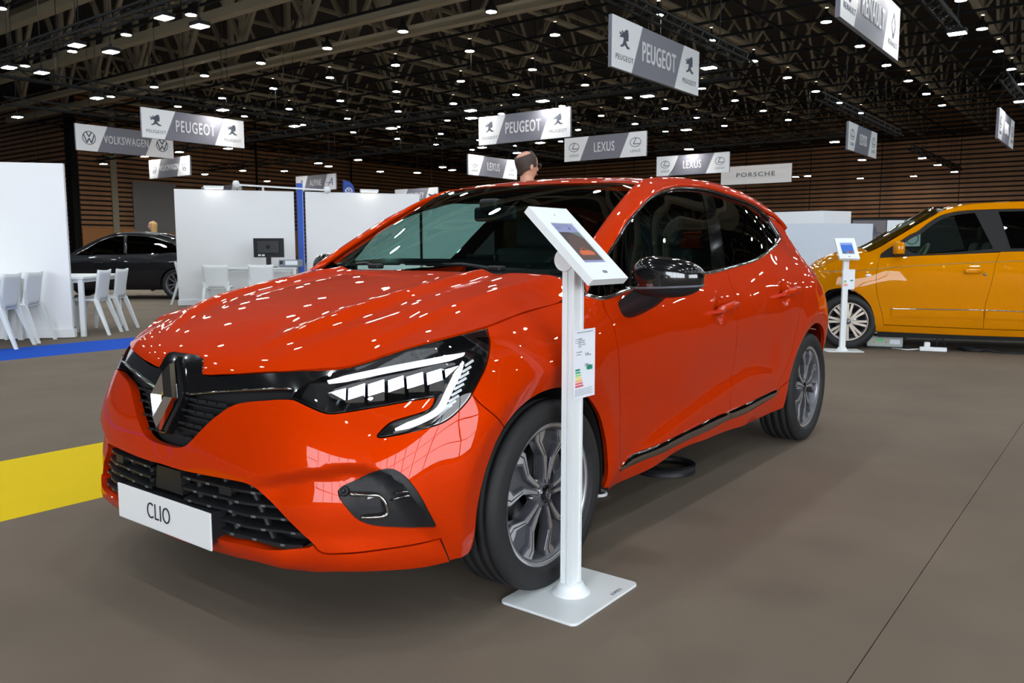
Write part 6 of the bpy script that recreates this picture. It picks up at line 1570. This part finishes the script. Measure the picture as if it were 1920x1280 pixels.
# ---------------------------------------------------------------- people
SKIN = mat('skin', srgb(206, 150, 128), .5)
def person(loc, H, face_dir, cloth, hair, hairtype, label, trouser=(.03, .03, .05, 1), glasses=False):
    """standing figure facing face_dir, arms hanging, built about its own axis (faces +y)"""
    r = empty('person', (loc[0], loc[1], 0), math.atan2(face_dir[1], face_dir[0]) - PI / 2); tag(r, label, 'person', 'visitors in the hall')
    k = H / 1.80
    V = [(0, 0, .95), (0, .0, 1.10), (0, .01, 1.30), (0, .0, 1.44), (0, .0, 1.52), (0, .015, 1.60)]
    R_ = [.150, .140, .155, .120, .060, .056]
    E = [(0, 1), (1, 2), (2, 3), (3, 4), (4, 5)]
    for s in (-1, 1):
        b = len(V)
        V += [(s * .10, 0, .90), (s * .11, .01, .50), (s * .12, -.02, .10), (s * .125, .12, .04)]; R_ += [.100, .062, .045, .040]; E += [(0, b), (b, b + 1), (b + 1, b + 2), (b + 2, b + 3)]
        b = len(V)
        V += [(s * .17, 0, 1.42), (s * .225, -.02, 1.15), (s * .235, .03, .90), (s * .235, .06, .82)]; R_ += [.065, .048, .036, .034]; E += [(3, b), (b, b + 1), (b + 1, b + 2), (b + 2, b + 3)]
    me = bpy.data.meshes.new('figure'); me.from_pydata([(x * k, y * k, z * k) for x, y, z in V], E, []); me.update()
    o = put('figure', me, cloth, r); sk = o.modifiers.new('skin', 'SKIN')
    for i, sv in enumerate(me.skin_vertices[0].data): sv.radius = (R_[i] * k, R_[i] * k * (.75 if i < 4 else 1)); sv.use_root = (i == 0)
    sb_ = o.modifiers.new('smooth', 'SUBSURF'); sb_.levels = 2; sb_.render_levels = 2
    for s in (-1, 1):                                   # hands with five fingers
        hp = Vector((s * .236, .075, .80)) * k; mb = MB()
        mb.box(hp + Vector((0, 0, -.035)) * k, (.028 * k, .075 * k, .085 * k))
        for q_, (dy, ln) in enumerate(((-.030, .060), (-.010, .075), (.010, .080), (.030, .070))):
            mb.tube([hp + Vector((0, dy, -.075)) * k, hp + Vector((-s * .006, dy, -.075 - ln * .5)) * k, hp + Vector((-s * .020, dy, -.075 - ln)) * k], [.010 * k, .009 * k, .007 * k], 6)
        mb.tube([hp + Vector((0, .035, -.01)) * k, hp + Vector((-s * .008, .058, -.045)) * k, hp + Vector((-s * .014, .060, -.075)) * k], [.012 * k, .010 * k, .008 * k], 6)
        mb.build('hand', SKIN, r)
    # head: rings from the chin up, deeper than wide, jaw forward
    hz = (H - .235)
    prof = [(0, .030, .035, .045), (.02, .052, .062, .040), (.05, .062, .085, .058), (.085, .068, .094, .075), (.12, .072, .097, .092), (.15, .074, .098, .100), (.18, .072, .092, .100), (.205, .062, .076, .086), (.225, .040, .050, .058), (.235, .008, .01, .012)]
    n = 24; G = []
    for z, w, f, b in prof:
        row = []
        for j in range(n):
            a = 2 * PI * j / n; c_, s_ = math.sin(a), math.cos(a)
            y = s_ * (f if s_ > 0 else b)
            if z in (.085, .12) and s_ > .97: y += .0
            row.append((w * c_, y, hz + z))
        G.append(row)
    hd = grid_mesh('head', np.array(G), SKIN, r, closed=True, flip=True); ss = hd.modifiers.new('smooth', 'SUBSURF'); ss.levels = 1; ss.render_levels = 2
    MB().tube([(0, 0, hz - .10), (0, .0, hz + .06)], [.062, .056], 14, cap=False).build('neck', SKIN, r)
    MB().add([(-.014, .094, hz + .085), (.014, .094, hz + .085), (0, .122, hz + .090), (0, .096, hz + .135), (0, .095, hz + .080)], [(0, 2, 3), (2, 1, 3), (0, 4, 2), (4, 1, 2)]).build('nose', SKIN, hd)
    MB().box((0, .088, hz + .052), (.045, .012, .010)).build('mouth', mat('lips', srgb(160, 90, 80), .5), hd)
    for s in (-1, 1):
        MB().lathe([(0, .004), (.009, .003), (.012, 0)], 12, 'y', (s * .031, .083, hz + .122)).build('eye', mat('eye_dark', (.05, .04, .04, 1), .2), hd)
        ear = superell(.010, .020, .034, 1, 1, 14, 10); grid_mesh('ear', ear + [s * .076, -.008, hz + .108], SKIN, hd, closed=True)
        if glasses:
            MB().tube([(s * .033 + .024 * math.cos(a), .104, hz + .122 + .020 * math.sin(a)) for a in np.linspace(0, 2 * PI, 20)[:-1]], .0022, 6, closed=True).build('glasses_rim', DISC, hd)
            MB().tube([(s * .057, .102, hz + .126), (s * .074, .03, hz + .128), (s * .076, -.015, hz + .118)], .0022, 6).build('glasses_temple', BLKS, hd)
            MB().lathe([(0, 0), (.022, 0)], 16, 'y', (s * .033, .105, hz + .122)).build('glasses_lens', LENS, hd)
    HM = mat('hair_' + hairtype, hair, .6, bump=(300, .4, .002))
    # hair: a shell over part of the skull
    cap = []
    for t in np.linspace(0, 1, 10):
        row = []
        for j in range(25):
            a = -PI + 2 * PI * j / 24                      # a = 0 is the back
            fr_ = abs(a) / PI
            if hairtype == 'ring':                         # horseshoe: from nape to a bald crown, only back and sides
                a2 = a * .62; zb = .035 + .075 * abs(a) / PI; zt_ = .165 + .068 * (abs(a) / PI) ** 1.5
            elif hairtype == 'long': a2 = a * .62; zb = -.14 + .10 * fr_ ** 3; zt_ = .236
            else: a2 = a * .72; zb = .06 + .05 * fr_; zt_ = .236
            z = zb + (zt_ - zb) * t
            zc = max(z, .12) if hairtype == 'long' else z
            w = np.interp(zc, [p_[0] for p_ in prof], [p_[1] for p_ in prof]); b = np.interp(zc, [p_[0] for p_ in prof], [p_[3] for p_ in prof]); f = np.interp(zc, [p_[0] for p_ in prof], [p_[2] for p_ in prof])
            c_, s_ = math.sin(a2), -math.cos(a2); e_ = .008
            if hairtype == 'long' and z < .1: w *= 1 - .9 * (.1 - z) * .6; b *= 1 - .5 * (.1 - z)
            row.append(((w + e_) * c_, s_ * ((f if s_ > 0 else b) + e_), hz + z + (.006 if t > .9 else 0)))
        cap.append(row)
    ho = grid_mesh('hair', np.array(cap), HM, hd, flip=False); so = ho.modifiers.new('thickness', 'SOLIDIFY'); so.thickness = .010; so.offset = 0
    if hairtype == 'ring':
        MB().tube([(.066 * math.cos(a), -.005 + .066 * math.sin(a), hz - .045) for a in np.linspace(0, 2 * PI, 24)[:-1]], .016, 8, closed=True).build('collar', cloth, r)
    return r
person((-1.775, 3.45), 1.885, (.30, .95), mat('coat_olive', srgb(140, 120, 70), .8), srgb(62, 50, 46), 'ring', 'balding man with glasses standing behind the orange car, seen from behind', glasses=True)
person((-17.4, 8.9), 1.76, (-.5, -.87), mat('top_dark', (.03, .03, .035, 1), .8), srgb(190, 150, 96), 'long', 'blonde woman behind the black saloon car, looking left')
person((-16.2, 10.6), 1.70, (.5, .8), mat('jacket_grey', (.08, .08, .09, 1), .8), srgb(170, 160, 155), 'short', 'grey-haired visitor behind the rear of the black saloon car')
